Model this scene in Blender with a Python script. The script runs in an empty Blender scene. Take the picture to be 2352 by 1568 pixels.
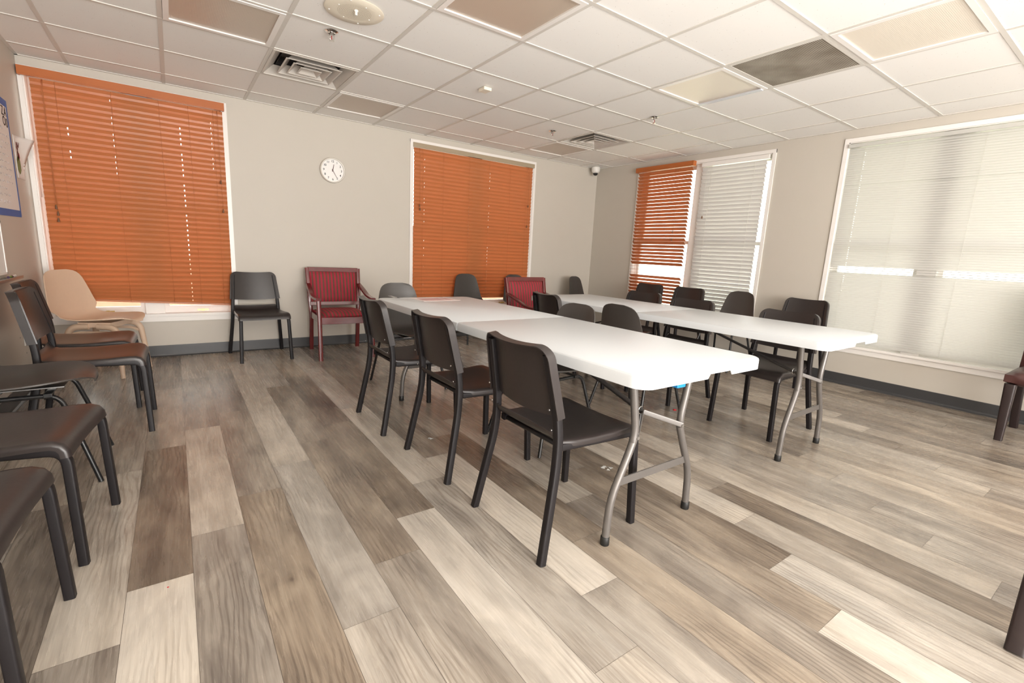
import bpy, bmesh, math, random
from mathutils import Vector, Matrix
PI = math.pi
R = math.radians
SC = bpy.context.scene
COL = SC.collection

# ------------------------------------------------------------------ camera
cam_d = bpy.data.cameras.new('camera')
cam_d.sensor_width = 36.0
cam_d.lens = 36.0 * 1083.009 / 2352.0
cam_d.clip_start = 0.02
cam = bpy.data.objects.new('camera', cam_d)
COL.objects.link(cam)
CAMP = Vector((0.5851, -3.8475, 1.1119))
yaw, pitch, roll = -0.6220, -0.1860, -0.0493
Mr = Matrix.Rotation(yaw, 3, 'Z') @ Matrix.Rotation(pitch, 3, 'X') @ Matrix.Rotation(roll, 3, 'Y')
Mc = Matrix((Mr @ Vector((1, 0, 0)), Mr @ Vector((0, 0, 1)), Mr @ Vector((0, -1, 0)))).transposed()
cam.matrix_world = Matrix.Translation(CAMP) @ Mc.to_4x4()
SC.camera = cam

# ------------------------------------------------------------------ room size
XL, XR, YB, YF, H = -0.30, 5.867, 1.533, -8.4, 2.3965
WT = 0.16          # wall thickness

# ------------------------------------------------------------------ world and light
world = bpy.data.worlds.new('daylight')
SC.world = world
world.use_nodes = True
bg = world.node_tree.nodes['Background']
bg.inputs[0].default_value = (1.0, 0.965, 0.91, 1)
bg.inputs[1].default_value = 5.6
SC.view_settings.view_transform = 'Standard'
SC.view_settings.look = 'None'
SC.view_settings.gamma = 1.0
SC.view_settings.exposure = 0.10
SC.view_settings.use_curve_mapping = False
SC.cycles.use_denoising = True
SC.cycles.max_bounces = 10
SC.cycles.diffuse_bounces = 6
SC.cycles.transparent_max_bounces = 16
SC.cycles.sample_clamp_indirect = 8.0


def area(name, loc, rot, sx, sy, power, color=(1, 1, 1)):
    d = bpy.data.lights.new(name, 'AREA')
    d.shape = 'RECTANGLE'
    d.size, d.size_y = sx, sy
    d.energy = power
    d.color = color
    o = bpy.data.objects.new(name, d)
    o.location = loc
    o.rotation_euler = rot
    COL.objects.link(o)
    return o


# fill lamp added by the rear wall, which has no windows
area('rear_fill_light', (1.9, YF + 0.12, 1.35), (R(90 + 15), 0, 0), 4.2, 1.9, 500, (1.0, 0.99, 0.975))
# upward fill lamp added behind the camera to brighten the ceiling
area('floor_fill_light', (1.5, -6.3, 0.03), (R(180), 0, 0), 3.6, 2.6, 315, (1.0, 0.975, 0.95))

# sun high behind the building: lights only the ground outside
sd = bpy.data.lights.new('sun', 'SUN')
sd.energy = 12.0
sd.angle = R(0.6)
sd.color = (1.0, 0.95, 0.87)
so = bpy.data.objects.new('sun', sd)
so.rotation_euler = (R(-18), R(-40), 0)
COL.objects.link(so)

# ------------------------------------------------------------------ materials
MATS = {}


def new_mat(name):
    m = bpy.data.materials.new(name)
    m.use_nodes = True
    nt = m.node_tree
    b = nt.nodes['Principled BSDF']
    MATS[name] = m
    return m, nt, b


def N(nt, typ, **kw):
    n = nt.nodes.new(typ)
    for k, v in kw.items():
        setattr(n, k, v)
    return n


def simple(name, col, rough=0.5, metal=0.0, var=0.06, scale=30.0, bump=0.0, spec=0.5, coat=0.0):
    m, nt, b = new_mat(name)
    b.inputs['Roughness'].default_value = rough
    b.inputs['Metallic'].default_value = metal
    b.inputs['Specular IOR Level'].default_value = spec
    if coat:
        b.inputs['Coat Weight'].default_value = coat
        b.inputs['Coat Roughness'].default_value = 0.15
    tc = N(nt, 'ShaderNodeTexCoord')
    no = N(nt, 'ShaderNodeTexNoise')
    no.inputs['Scale'].default_value = scale
    no.inputs['Detail'].default_value = 4
    nt.links.new(tc.outputs['Object'], no.inputs['Vector'])
    mx = N(nt, 'ShaderNodeMix', data_type='RGBA')
    mx.inputs['A'].default_value = (*[c * (1 - var) for c in col], 1)
    mx.inputs['B'].default_value = (*[min(1, c * (1 + var)) for c in col], 1)
    nt.links.new(no.outputs['Fac'], mx.inputs['Factor'])
    nt.links.new(mx.outputs['Result'], b.inputs['Base Color'])
    if bump:
        bp = N(nt, 'ShaderNodeBump')
        bp.inputs['Strength'].default_value = bump
        bp.inputs['Distance'].default_value = 0.002
        nt.links.new(no.outputs['Fac'], bp.inputs['Height'])
        nt.links.new(bp.outputs['Normal'], b.inputs['Normal'])
    return m


def blind_mat(name, col, trans, tcol, rough=0.4, grain=True):
    """painted slat: an opaque skin that lets a little daylight through"""
    m, nt, b = new_mat(name)
    b.inputs['Roughness'].default_value = rough
    tc = N(nt, 'ShaderNodeTexCoord')
    mp = N(nt, 'ShaderNodeMapping')
    mp.inputs['Scale'].default_value = (2.0, 2.0, 60.0)
    no = N(nt, 'ShaderNodeTexNoise')
    no.inputs['Scale'].default_value = 3.0
    no.inputs['Detail'].default_value = 3
    nt.links.new(tc.outputs['Object'], mp.inputs['Vector'])
    nt.links.new(mp.outputs['Vector'], no.inputs['Vector'])
    v = 0.10 if grain else 0.02
    mx = N(nt, 'ShaderNodeMix', data_type='RGBA')
    mx.inputs['A'].default_value = (*[c * (1 - v) for c in col], 1)
    mx.inputs['B'].default_value = (*[min(1, c * (1 + v)) for c in col], 1)
    nt.links.new(no.outputs['Fac'], mx.inputs['Factor'])
    nt.links.new(mx.outputs['Result'], b.inputs['Base Color'])
    tr = N(nt, 'ShaderNodeBsdfTranslucent')
    tr.inputs['Color'].default_value = (*tcol, 1)
    ms = N(nt, 'ShaderNodeMixShader')
    ms.inputs['Fac'].default_value = trans
    out = nt.nodes['Material Output']
    nt.links.new(b.outputs[0], ms.inputs[1])
    nt.links.new(tr.outputs[0], ms.inputs[2])
    nt.links.new(ms.outputs[0], out.inputs['Surface'])
    return m


simple('wall_paint', (0.555, 0.515, 0.455), 0.55, var=0.015, scale=6, bump=0.0)
simple('trim_white', (0.83, 0.80, 0.77), 0.35, var=0.02, scale=8)
simple('baseboard_grey', (0.050, 0.050, 0.052), 0.38, var=0.08, scale=12)
simple('grid_white', (0.66, 0.63, 0.585), 0.45, var=0.02)
simple('plastic_brown', (0.026, 0.020, 0.019), 0.33, var=0.10, scale=60, bump=0.12)
simple('metal_brown', (0.012, 0.010, 0.011), 0.45, var=0.08, scale=90, bump=0.05, spec=0.28)
simple('shell_grey', (0.052, 0.045, 0.041), 0.36, var=0.06, scale=80, bump=0.08)
simple('shell_beige', (0.66, 0.49, 0.36), 0.5, var=0.03, scale=40)
simple('tube_black', (0.012, 0.012, 0.013), 0.25, var=0.05)
simple('zinc', (0.38, 0.37, 0.36), 0.35, metal=0.9, var=0.05)
simple('chrome', (0.75, 0.74, 0.72), 0.12, metal=1.0, var=0.02)
simple('table_white', (0.64, 0.67, 0.70), 0.38, var=0.012, scale=250, bump=0.15)
simple('table_leg_grey', (0.155, 0.143, 0.135), 0.33, metal=0.35, var=0.04)
simple('brace_dark', (0.040, 0.035, 0.033), 0.4, metal=0.4, var=0.05)
simple('rubber_black', (0.012, 0.012, 0.012), 0.5, var=0.1)
simple('mahogany', (0.13, 0.012, 0.012), 0.22, var=0.35, scale=14, coat=0.5)
simple('leather_maroon', (0.055, 0.020, 0.018), 0.32, var=0.2, scale=22, bump=0.3)
simple('dark_wood', (0.022, 0.013, 0.013), 0.38, var=0.25, scale=18)
simple('paper_white', (0.80, 0.77, 0.74), 0.6, var=0.02)
simple('paper_pink', (0.80, 0.70, 0.68), 0.6, var=0.03)
simple('print_pink', (0.60, 0.35, 0.34), 0.6, var=0.1)
simple('clear_sheet', (0.62, 0.62, 0.60), 0.15, var=0.05)
simple('tape_blue', (0.018, 0.13, 0.42), 0.5, var=0.08)
simple('blue_plastic', (0.01, 0.22, 0.56), 0.4, var=0.03)
simple('ink_black', (0.02, 0.018, 0.02), 0.6, var=0.1)
simple('ink_grey', (0.46, 0.40, 0.38), 0.6, var=0.1)
simple('ink_brown', (0.12, 0.03, 0.02), 0.6, var=0.1)
simple('ink_red', (0.42, 0.03, 0.06), 0.6, var=0.1)
simple('leaf_green', (0.15, 0.20, 0.04), 0.6, var=0.35, scale=70)
simple('red_dot', (0.60, 0.01, 0.02), 0.4, var=0.05)
simple('clock_face', (0.84, 0.83, 0.81), 0.4, var=0.01)
simple('clock_rim', (0.72, 0.68, 0.62), 0.25, var=0.02)
simple('hand_brown', (0.10, 0.035, 0.035), 0.4, var=0.02)
simple('white_plastic', (0.78, 0.76, 0.72), 0.35, var=0.02)
simple('cream_plastic', (0.80, 0.74, 0.62), 0.4, var=0.02)
simple('smoked_dome', (0.02, 0.018, 0.018), 0.08, var=0.02)
simple('red_glass', (0.30, 0.01, 0.01), 0.1, var=0.02)
simple('diffuser_paint', (0.60, 0.56, 0.51), 0.4, var=0.05, scale=15)
simple('duct_dark', (0.035, 0.030, 0.028), 0.6, var=0.3)
simple('steel_strip', (0.60, 0.62, 0.68), 0.3, metal=0.2, var=0.04)
simple('headrail_tan', (0.36, 0.29, 0.20), 0.45, var=0.03)
simple('cord_tan', (0.46, 0.16, 0.055), 0.6, var=0.1)
simple('cord_white', (0.80, 0.78, 0.72), 0.6, var=0.05)
simple('tassel_brown', (0.16, 0.07, 0.03), 0.5, var=0.1)
simple('brass', (0.62, 0.45, 0.16), 0.3, metal=0.7, var=0.05)
simple('felt', (0.12, 0.05, 0.05), 0.9)
simple('marker_green', (0.10, 0.28, 0.03), 0.4)
simple('marker_purple', (0.05, 0.01, 0.05), 0.4)
simple('concrete_out', (0.55, 0.52, 0.48), 0.9, var=0.15, scale=3)
simple('grass_out', (0.50, 0.52, 0.38), 0.9, var=0.2, scale=4)
simple('brick_out', (0.52, 0.24, 0.16), 0.9, var=0.25, scale=9)
simple('valance_orange', (0.44, 0.125, 0.028), 0.38, var=0.07, scale=9)
blind_mat('slat_orange', (0.52, 0.185, 0.068), 0.13, (0.90, 0.30, 0.10), 0.36)
blind_mat('slat_white', (0.70, 0.68, 0.66), 0.12, (0.9, 0.88, 0.85), 0.4, False)
blind_mat('slat_cream', (0.63, 0.62, 0.59), 0.33, (0.94, 0.935, 0.91), 0.4, False)

# glass: thin clear pane, reflects a little
m, nt, b = new_mat('window_glass')
tb = N(nt, 'ShaderNodeBsdfTransparent')
tb.inputs['Color'].default_value = (0.94, 0.96, 0.95, 1)
gl = N(nt, 'ShaderNodeBsdfGlossy')
gl.inputs['Roughness'].default_value = 0.02
fr = N(nt, 'ShaderNodeFresnel')
fr.inputs['IOR'].default_value = 1.35
ms = N(nt, 'ShaderNodeMixShader')
nt.links.new(fr.outputs[0], ms.inputs[0])
nt.links.new(tb.outputs[0], ms.inputs[1])
nt.links.new(gl.outputs[0], ms.inputs[2])
nt.links.new(ms.outputs[0], nt.nodes['Material Output'].inputs['Surface'])

# striped upholstery
m, nt, b = new_mat('striped_fabric')
b.inputs['Roughness'].default_value = 0.75
tc = N(nt, 'ShaderNodeTexCoord')
sx = N(nt, 'ShaderNodeSeparateXYZ')
nt.links.new(tc.outputs['Object'], sx.inputs[0])
mu = N(nt, 'ShaderNodeMath', operation='MULTIPLY')
mu.inputs[1].default_value = 1 / 0.034
nt.links.new(sx.outputs['Y'], mu.inputs[0])
fc = N(nt, 'ShaderNodeMath', operation='FRACT')
nt.links.new(mu.outputs[0], fc.inputs[0])
rp = N(nt, 'ShaderNodeValToRGB')
rp.color_ramp.interpolation = 'CONSTANT'
rp.color_ramp.elements[0].position = 0.0
rp.color_ramp.elements[0].color = (0.36, 0.014, 0.038, 1)
rp.color_ramp.elements[1].position = 0.52
rp.color_ramp.elements[1].color = (0.13, 0.050, 0.032, 1)
nt.links.new(fc.outputs[0], rp.inputs[0])
nt.links.new(rp.outputs[0], b.inputs['Base Color'])

# ceiling tile: matte with fine pits
m, nt, b = new_mat('ceiling_tile')
b.inputs['Roughness'].default_value = 0.85
tc = N(nt, 'ShaderNodeTexCoord')
vo = N(nt, 'ShaderNodeTexVoronoi')
vo.inputs['Scale'].default_value = 60
nt.links.new(tc.outputs['Object'], vo.inputs['Vector'])
no = N(nt, 'ShaderNodeTexNoise')
no.inputs['Scale'].default_value = 4
nt.links.new(tc.outputs['Object'], no.inputs['Vector'])
rp = N(nt, 'ShaderNodeValToRGB')
rp.color_ramp.elements[0].position = 0.05
rp.color_ramp.elements[0].color = (0.45, 0.41, 0.36, 1)
rp.color_ramp.elements[1].position = 0.16
rp.color_ramp.elements[1].color = (0.87, 0.855, 0.83, 1)
nt.links.new(vo.outputs['Distance'], rp.inputs[0])
n2 = N(nt, 'ShaderNodeTexNoise')
n2.inputs['Scale'].default_value = 22
nt.links.new(tc.outputs['Object'], n2.inputs['Vector'])
r2 = N(nt, 'ShaderNodeValToRGB')
r2.color_ramp.elements[0].position = 0.52
r2.color_ramp.elements[1].position = 0.62
nt.links.new(n2.outputs['Fac'], r2.inputs[0])
mx = N(nt, 'ShaderNodeMix', data_type='RGBA')
mx.inputs['A'].default_value = (0.87, 0.855, 0.83, 1)
nt.links.new(r2.outputs[0], mx.inputs['Factor'])
nt.links.new(rp.outputs[0], mx.inputs['B'])
nt.links.new(mx.outputs['Result'], b.inputs['Base Color'])

# prismatic light lens
m, nt, b = new_mat('light_lens')
b.inputs['Roughness'].default_value = 0.28
b.inputs['Specular IOR Level'].default_value = 0.9
b.inputs['Base Color'].default_value = (0.50, 0.41, 0.33, 1)
tc = N(nt, 'ShaderNodeTexCoord')
ck = N(nt, 'ShaderNodeTexVoronoi')
ck.inputs['Scale'].default_value = 130
ck.inputs['Randomness'].default_value = 0.0
nt.links.new(tc.outputs['Object'], ck.inputs['Vector'])
bp = N(nt, 'ShaderNodeBump')
bp.inputs['Strength'].default_value = 0.35
bp.inputs['Distance'].default_value = 0.003
nt.links.new(ck.outputs['Distance'], bp.inputs['Height'])
nt.links.new(bp.outputs['Normal'], b.inputs['Normal'])

m2_ = m.copy()  # paler lens copy: light from the windows is put into its colour
m2_.name = 'light_lens_window_lit'
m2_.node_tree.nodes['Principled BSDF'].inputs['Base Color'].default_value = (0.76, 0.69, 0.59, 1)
MATS['light_lens_window_lit'] = m2_

# perforated return air grille: holes are dark, dust makes it uneven
m, nt, b = new_mat('perforated_grille')
b.inputs['Roughness'].default_value = 0.5
tc = N(nt, 'ShaderNodeTexCoord')
ck = N(nt, 'ShaderNodeTexVoronoi')
ck.inputs['Scale'].default_value = 90
ck.inputs['Randomness'].default_value = 0.0
nt.links.new(tc.outputs['Object'], ck.inputs['Vector'])
rp = N(nt, 'ShaderNodeValToRGB')
rp.color_ramp.elements[0].position = 0.36
rp.color_ramp.elements[0].color = (0.10, 0.085, 0.07, 1)
rp.color_ramp.elements[1].position = 0.46
rp.color_ramp.elements[1].color = (0.50, 0.45, 0.37, 1)
nt.links.new(ck.outputs['Distance'], rp.inputs[0])
no = N(nt, 'ShaderNodeTexNoise')
no.inputs['Scale'].default_value = 5
nt.links.new(tc.outputs['Object'], no.inputs['Vector'])
mx = N(nt, 'ShaderNodeMix', data_type='RGBA', blend_type='MULTIPLY')
mx.inputs['Factor'].default_value = 1.0
r3 = N(nt, 'ShaderNodeValToRGB')
r3.color_ramp.elements[0].position = 0.35
r3.color_ramp.elements[0].color = (0.62, 0.58, 0.54, 1)
r3.color_ramp.elements[1].position = 0.65
nt.links.new(no.outputs['Fac'], r3.inputs[0])
nt.links.new(rp.outputs[0], mx.inputs['A'])
nt.links.new(r3.outputs[0], mx.inputs['B'])
nt.links.new(mx.outputs['Result'], b.inputs['Base Color'])

# vinyl plank floor: per-plank tone comes from a face attribute, the grain is procedural
m, nt, b = new_mat('vinyl_planks')
at = N(nt, 'ShaderNodeAttribute', attribute_name='plank')
sp = N(nt, 'ShaderNodeSeparateColor')
nt.links.new(at.outputs['Color'], sp.inputs[0])
tc = N(nt, 'ShaderNodeTexCoord')
off = N(nt, 'ShaderNodeCombineXYZ')
o1 = N(nt, 'ShaderNodeMath', operation='MULTIPLY')
o1.inputs[1].default_value = 37.0
nt.links.new(sp.outputs[2], o1.inputs[0])
nt.links.new(o1.outputs[0], off.inputs['X'])
nt.links.new(o1.outputs[0], off.inputs['Y'])
ad = N(nt, 'ShaderNodeVectorMath', operation='ADD')
nt.links.new(tc.outputs['Object'], ad.inputs[0])
nt.links.new(off.outputs[0], ad.inputs[1])


def stretched(sxy, scale, detail, dist=0.0, rough=0.55):
    mp = N(nt, 'ShaderNodeMapping')
    mp.inputs['Scale'].default_value = (sxy[0], sxy[1], 1)
    nt.links.new(ad.outputs[0], mp.inputs['Vector'])
    n = N(nt, 'ShaderNodeTexNoise')
    n.inputs['Scale'].default_value = scale
    n.inputs['Detail'].default_value = detail
    n.inputs['Distortion'].default_value = dist
    n.inputs['Roughness'].default_value = rough
    nt.links.new(mp.outputs[0], n.inputs['Vector'])
    return n


broad = stretched((1, 0.14), 9, 3, 0.6)
mid = stretched((1, 0.06), 42, 5, 0.9, 0.65)
fine = stretched((1, 0.035), 190, 3, 0.3, 0.6)
blot = stretched((1, 0.45), 5.0, 4, 1.4)
# rings round the knots
mpw = N(nt, 'ShaderNodeMapping')
mpw.inputs['Scale'].default_value = (1, 0.22, 1)
nt.links.new(ad.outputs[0], mpw.inputs['Vector'])
wv = N(nt, 'ShaderNodeTexWave', wave_type='BANDS', bands_direction='X')
wv.inputs['Scale'].default_value = 17.0
wv.inputs['Distortion'].default_value = 16.0
wv.inputs['Detail'].default_value = 2.0
wv.inputs['Detail Scale'].default_value = 0.55
nt.links.new(mpw.outputs[0], wv.inputs['Vector'])


def math2(op, a, bb, c=None):
    n = N(nt, 'ShaderNodeMath', operation=op)
    for i, x in enumerate([a, bb, c]):
        if x is None:
            continue
        if isinstance(x, (int, float)):
            n.inputs[i].default_value = x
        else:
            nt.links.new(x, n.inputs[i])
    return n.outputs[0]


def cen(sock, k):
    return math2('MULTIPLY', math2('SUBTRACT', sock, 0.5), k)


def ramp2(sock, p0, p1, v0=0.0, v1=1.0):
    n = N(nt, 'ShaderNodeMapRange')
    n.inputs['From Min'].default_value = p0
    n.inputs['From Max'].default_value = p1
    n.inputs['To Min'].default_value = v0
    n.inputs['To Max'].default_value = v1
    nt.links.new(sock, n.inputs['Value'])
    return n.outputs[0]


# long contour lines of the grain (cathedrals), only in part of each plank
lines = ramp2(wv.outputs['Fac'], 0.10, 0.45, 1.0, 0.0)
mask = ramp2(stretched((1, 0.4), 3.1, 2).outputs['Fac'], 0.44, 0.58)
lines = math2('MULTIPLY', lines, mask)
# knots
mk = N(nt, 'ShaderNodeMapping')
mk.inputs['Scale'].default_value = (1.0, 0.55, 1)
nt.links.new(ad.outputs[0], mk.inputs['Vector'])
kv = N(nt, 'ShaderNodeTexVoronoi')
kv.inputs['Scale'].default_value = 2.6
nt.links.new(mk.outputs[0], kv.inputs['Vector'])
knot = ramp2(kv.outputs['Distance'], 0.018, 0.075, 1.0, 0.0)
core = ramp2(kv.outputs['Distance'], 0.006, 0.022, 1.0, 0.0)
t = math2('ADD', sp.outputs[0], cen(broad.outputs['Fac'], 0.80))
t = math2('ADD', t, cen(mid.outputs['Fac'], 0.26))
t = math2('ADD', t, cen(fine.outputs['Fac'], 0.30))
t = math2('ADD', t, cen(blot.outputs['Fac'], 0.70))
t = math2('SUBTRACT', t, math2('MULTIPLY', lines, 0.16))
t = math2('SUBTRACT', t, math2('MULTIPLY', knot, 0.14))
t = math2('SUBTRACT', t, math2('MULTIPLY', core, 0.22))
cr = N(nt, 'ShaderNodeValToRGB')
e = cr.color_ramp.elements
e[0].position = 0.0
e[0].color = (0.115, 0.094, 0.078, 1)
e[1].position = 1.0
e[1].color = (0.60, 0.555, 0.500, 1)
for pos, c in ((0.25, (0.205, 0.172, 0.144, 1)), (0.5, (0.325, 0.284, 0.243, 1)), (0.75, (0.465, 0.420, 0.370, 1))):
    q = e.new(pos)
    q.color = c
nt.links.new(t, cr.inputs[0])
wm = N(nt, 'ShaderNodeMix', data_type='RGBA', blend_type='MULTIPLY')
wc = N(nt, 'ShaderNodeMix', data_type='RGBA')
wc.inputs['A'].default_value = (0.97, 1.0, 1.03, 1)
wc.inputs['B'].default_value = (1.02, 0.95, 0.85, 1)
wf = math2('ADD', sp.outputs[1], cen(blot.outputs['Fac'], 0.8))
nt.links.new(wf, wc.inputs['Factor'])
wm.inputs['Factor'].default_value = 1.0
nt.links.new(cr.outputs[0], wm.inputs['A'])
nt.links.new(wc.outputs['Result'], wm.inputs['B'])
nt.links.new(wm.outputs['Result'], b.inputs['Base Color'])
rr = math2('ADD', 0.27, cen(mid.outputs['Fac'], 0.16))
nt.links.new(rr, b.inputs['Roughness'])
b.inputs['Specular IOR Level'].default_value = 0.45
bp = N(nt, 'ShaderNodeBump')
bp.inputs['Strength'].default_value = 0.22
bp.inputs['Distance'].default_value = 0.0015
nt.links.new(fine.outputs['Fac'], bp.inputs['Height'])
nt.links.new(bp.outputs['Normal'], b.inputs['Normal'])

M = MATS

# ------------------------------------------------------------------ mesh helpers


def link_mesh(name, verts, faces, mat, parent=None, smooth=False, autosmooth=None, bevel=0.0):
    me = bpy.data.meshes.new(name)
    me.from_pydata([tuple(v) for v in verts], [], faces)
    me.validate()
    bm = bmesh.new()
    bm.from_mesh(me)
    bmesh.ops.remove_doubles(bm, verts=bm.verts, dist=1e-6)
    if bevel > 0:
        ed = [e for e in bm.edges if len(e.link_faces) == 2 and e.calc_face_angle(0) > R(35)]
        bmesh.ops.bevel(bm, geom=ed, offset=bevel, segments=2, affect='EDGES', profile=0.6)
    bmesh.ops.recalc_face_normals(bm, faces=bm.faces)
    bm.to_mesh(me)
    bm.free()
    if smooth:
        for p in me.polygons:
            p.use_smooth = True
        if autosmooth is not None:
            me.set_sharp_from_angle(angle=R(autosmooth))
    me.materials.append(M[mat])
    o = bpy.data.objects.new(name, me)
    COL.objects.link(o)
    if parent is not None:
        o.parent = parent
    return o


class MB:
    """collects shapes into one mesh"""

    def __init__(self):
        self.v, self.f = [], []

    def add(self, vs, fs):
        k = len(self.v)
        self.v += [Vector(v) for v in vs]
        self.f += [tuple(i + k for i in f) for f in fs]
        return self

    def box(self, lo, hi, mat=None):
        (x0, y0, z0), (x1, y1, z1) = lo, hi
        vs = [(x0, y0, z0), (x1, y0, z0), (x1, y1, z0), (x0, y1, z0), (x0, y0, z1), (x1, y0, z1), (x1, y1, z1), (x0, y1, z1)]
        if mat is not None:
            vs = [mat @ Vector(v) for v in vs]
        return self.add(vs, [(0, 3, 2, 1), (4, 5, 6, 7), (0, 1, 5, 4), (1, 2, 6, 5), (2, 3, 7, 6), (3, 0, 4, 7)])

    def tube(self, pts, r, seg=12, prof=None, up=None, cap=True, taper=None):
        pts = [Vector(p) for p in pts]
        n = len(pts)
        if prof is None:
            prof = [(math.cos(2 * PI * i / seg), math.sin(2 * PI * i / seg)) for i in range(seg)]
        m = len(prof)
        T = []
        for i in range(n):
            if i == 0:
                d = pts[1] - pts[0]
            elif i == n - 1:
                d = pts[-1] - pts[-2]
            else:
                d = (pts[i + 1] - pts[i]).normalized() + (pts[i] - pts[i - 1]).normalized()
            T.append(d.normalized())
        u = Vector(up) if up is not None else (Vector((0, 0, 1)) if abs(T[0].z) < 0.9 else Vector((1, 0, 0)))
        u = (u - T[0] * u.dot(T[0])).normalized()
        vs = []
        for i in range(n):
            u = (u - T[i] * u.dot(T[i])).normalized()
            w = T[i].cross(u)
            k = 1.0
            if 0 < i < n - 1:
                c = (pts[i] - pts[i - 1]).normalized().dot(T[i])
                k = 1 / max(0.6, c)
            rr = r * (taper[i] if taper else 1)
            for a, bb in prof:
                vs.append(pts[i] + (u * a + w * bb) * rr)
        fs = []
        for i in range(n - 1):
            for j in range(m):
                fs.append((i * m + j, i * m + (j + 1) % m, (i + 1) * m + (j + 1) % m, (i + 1) * m + j))
        if cap:
            fs.append(tuple(range(m - 1, -1, -1)))
            fs.append(tuple((n - 1) * m + j for j in range(m)))
        return self.add(vs, fs)

    def lathe(self, prof, seg=32, mat=None):
        """prof: (radius, z) list, ends closed on the axis when the radius is 0"""
        vs, fs = [], []
        for r_, z in prof:
            for i in range(seg):
                a = 2 * PI * i / seg
                vs.append((r_ * math.cos(a), r_ * math.sin(a), z))
        for k in range(len(prof) - 1):
            for i in range(seg):
                fs.append((k * seg + i, k * seg + (i + 1) % seg, (k + 1) * seg + (i + 1) % seg, (k + 1) * seg + i))
        if prof[0][0] > 1e-5:
            fs.append(tuple(range(seg - 1, -1, -1)))
        if prof[-1][0] > 1e-5:
            fs.append(tuple((len(prof) - 1) * seg + i for i in range(seg)))
        if mat is not None:
            vs = [mat @ Vector(v) for v in vs]
        return self.add(vs, fs)

    def sheet(self, grid, th):
        """grid[i][j] of points -> a closed skin of thickness th"""
        g = [[Vector(p) for p in row] for row in grid]
        n, m = len(g), len(g[0])
        nor = []
        for i in range(n):
            row = []
            for j in range(m):
                a = g[min(i + 1, n - 1)][j] - g[max(i - 1, 0)][j]
                bb = g[i][min(j + 1, m - 1)] - g[i][max(j - 1, 0)]
                c = a.cross(bb)
                row.append(c.normalized() if c.length > 1e-9 else Vector((0, 0, 1)))
            nor.append(row)
        vs = [g[i][j] for i in range(n) for j in range(m)] + [g[i][j] - nor[i][j] * th for i in range(n) for j in range(m)]
        K = n * m
        fs = []
        for i in range(n - 1):
            for j in range(m - 1):
                a, bb, c, d = i * m + j, i * m + j + 1, (i + 1) * m + j + 1, (i + 1) * m + j
                fs.append((a, bb, c, d))
                fs.append((K + d, K + c, K + bb, K + a))
        for i in range(n - 1):
            fs.append((i * m, (i + 1) * m, K + (i + 1) * m, K + i * m))
            fs.append(((i + 1) * m + m - 1, i * m + m - 1, K + i * m + m - 1, K + (i + 1) * m + m - 1))
        for j in range(m - 1):
            fs.append((j + 1, j, K + j, K + j + 1))
            q = (n - 1) * m
            fs.append((q + j, q + j + 1, K + q + j + 1, K + q + j))
        return self.add(vs, fs)

    def build(self, name, mat, parent=None, smooth=False, ang=None, bevel=0.0):
        return link_mesh(name, self.v, self.f, mat, parent, smooth, ang, bevel)


def arc(p0, p1, p2, r, n=6):
    """polyline p0-p1-p2 with the corner at p1 rounded"""
    p0, p1, p2 = Vector(p0), Vector(p1), Vector(p2)
    a, c = (p0 - p1), (p2 - p1)
    r = min(r, a.length * 0.95, c.length * 0.95)
    A, B_ = p1 + a.normalized() * r, p1 + c.normalized() * r
    return [((1 - t) ** 2) * A + 2 * t * (1 - t) * p1 + t * t * B_ for t in [i / n for i in range(n + 1)]]


def path(pts, r=0.04, n=5):
    out = [Vector(pts[0])]
    for i in range(1, len(pts) - 1):
        out += arc(pts[i - 1], pts[i], pts[i + 1], r, n)
    out.append(Vector(pts[-1]))
    return out


SQ = []
for cx_, cy_, a0 in ((1, 1, 0), (-1, 1, 90), (-1, -1, 180), (1, -1, 270)):
    for k in range(4):
        a = R(a0 + 30 * k)
        SQ.append((cx_ * 0.6 + 0.4 * math.cos(a), cy_ * 0.6 + 0.4 * math.sin(a)))


def tag(o, label=None, cat=None, group=None, kind=None):
    if label:
        o['label'] = label
    if cat:
        o['category'] = cat
    if group:
        o['group'] = group
    if kind:
        o['kind'] = kind
    return o


def empty(name, loc=(0, 0, 0), rz=0.0):
    o = bpy.data.objects.new(name, None)
    o.empty_display_size = 0.1
    o.location = loc
    o.rotation_euler = (0, 0, rz)
    COL.objects.link(o)
    return o


KIDS = {}


def copy_tree(o, parent=None):
    c = o.copy()
    COL.objects.link(c)
    if parent is not None:
        c.parent = parent
    for ch in [x for x in list(bpy.data.objects) if x.parent == o]:
        copy_tree(ch, c)
    return c


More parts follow.
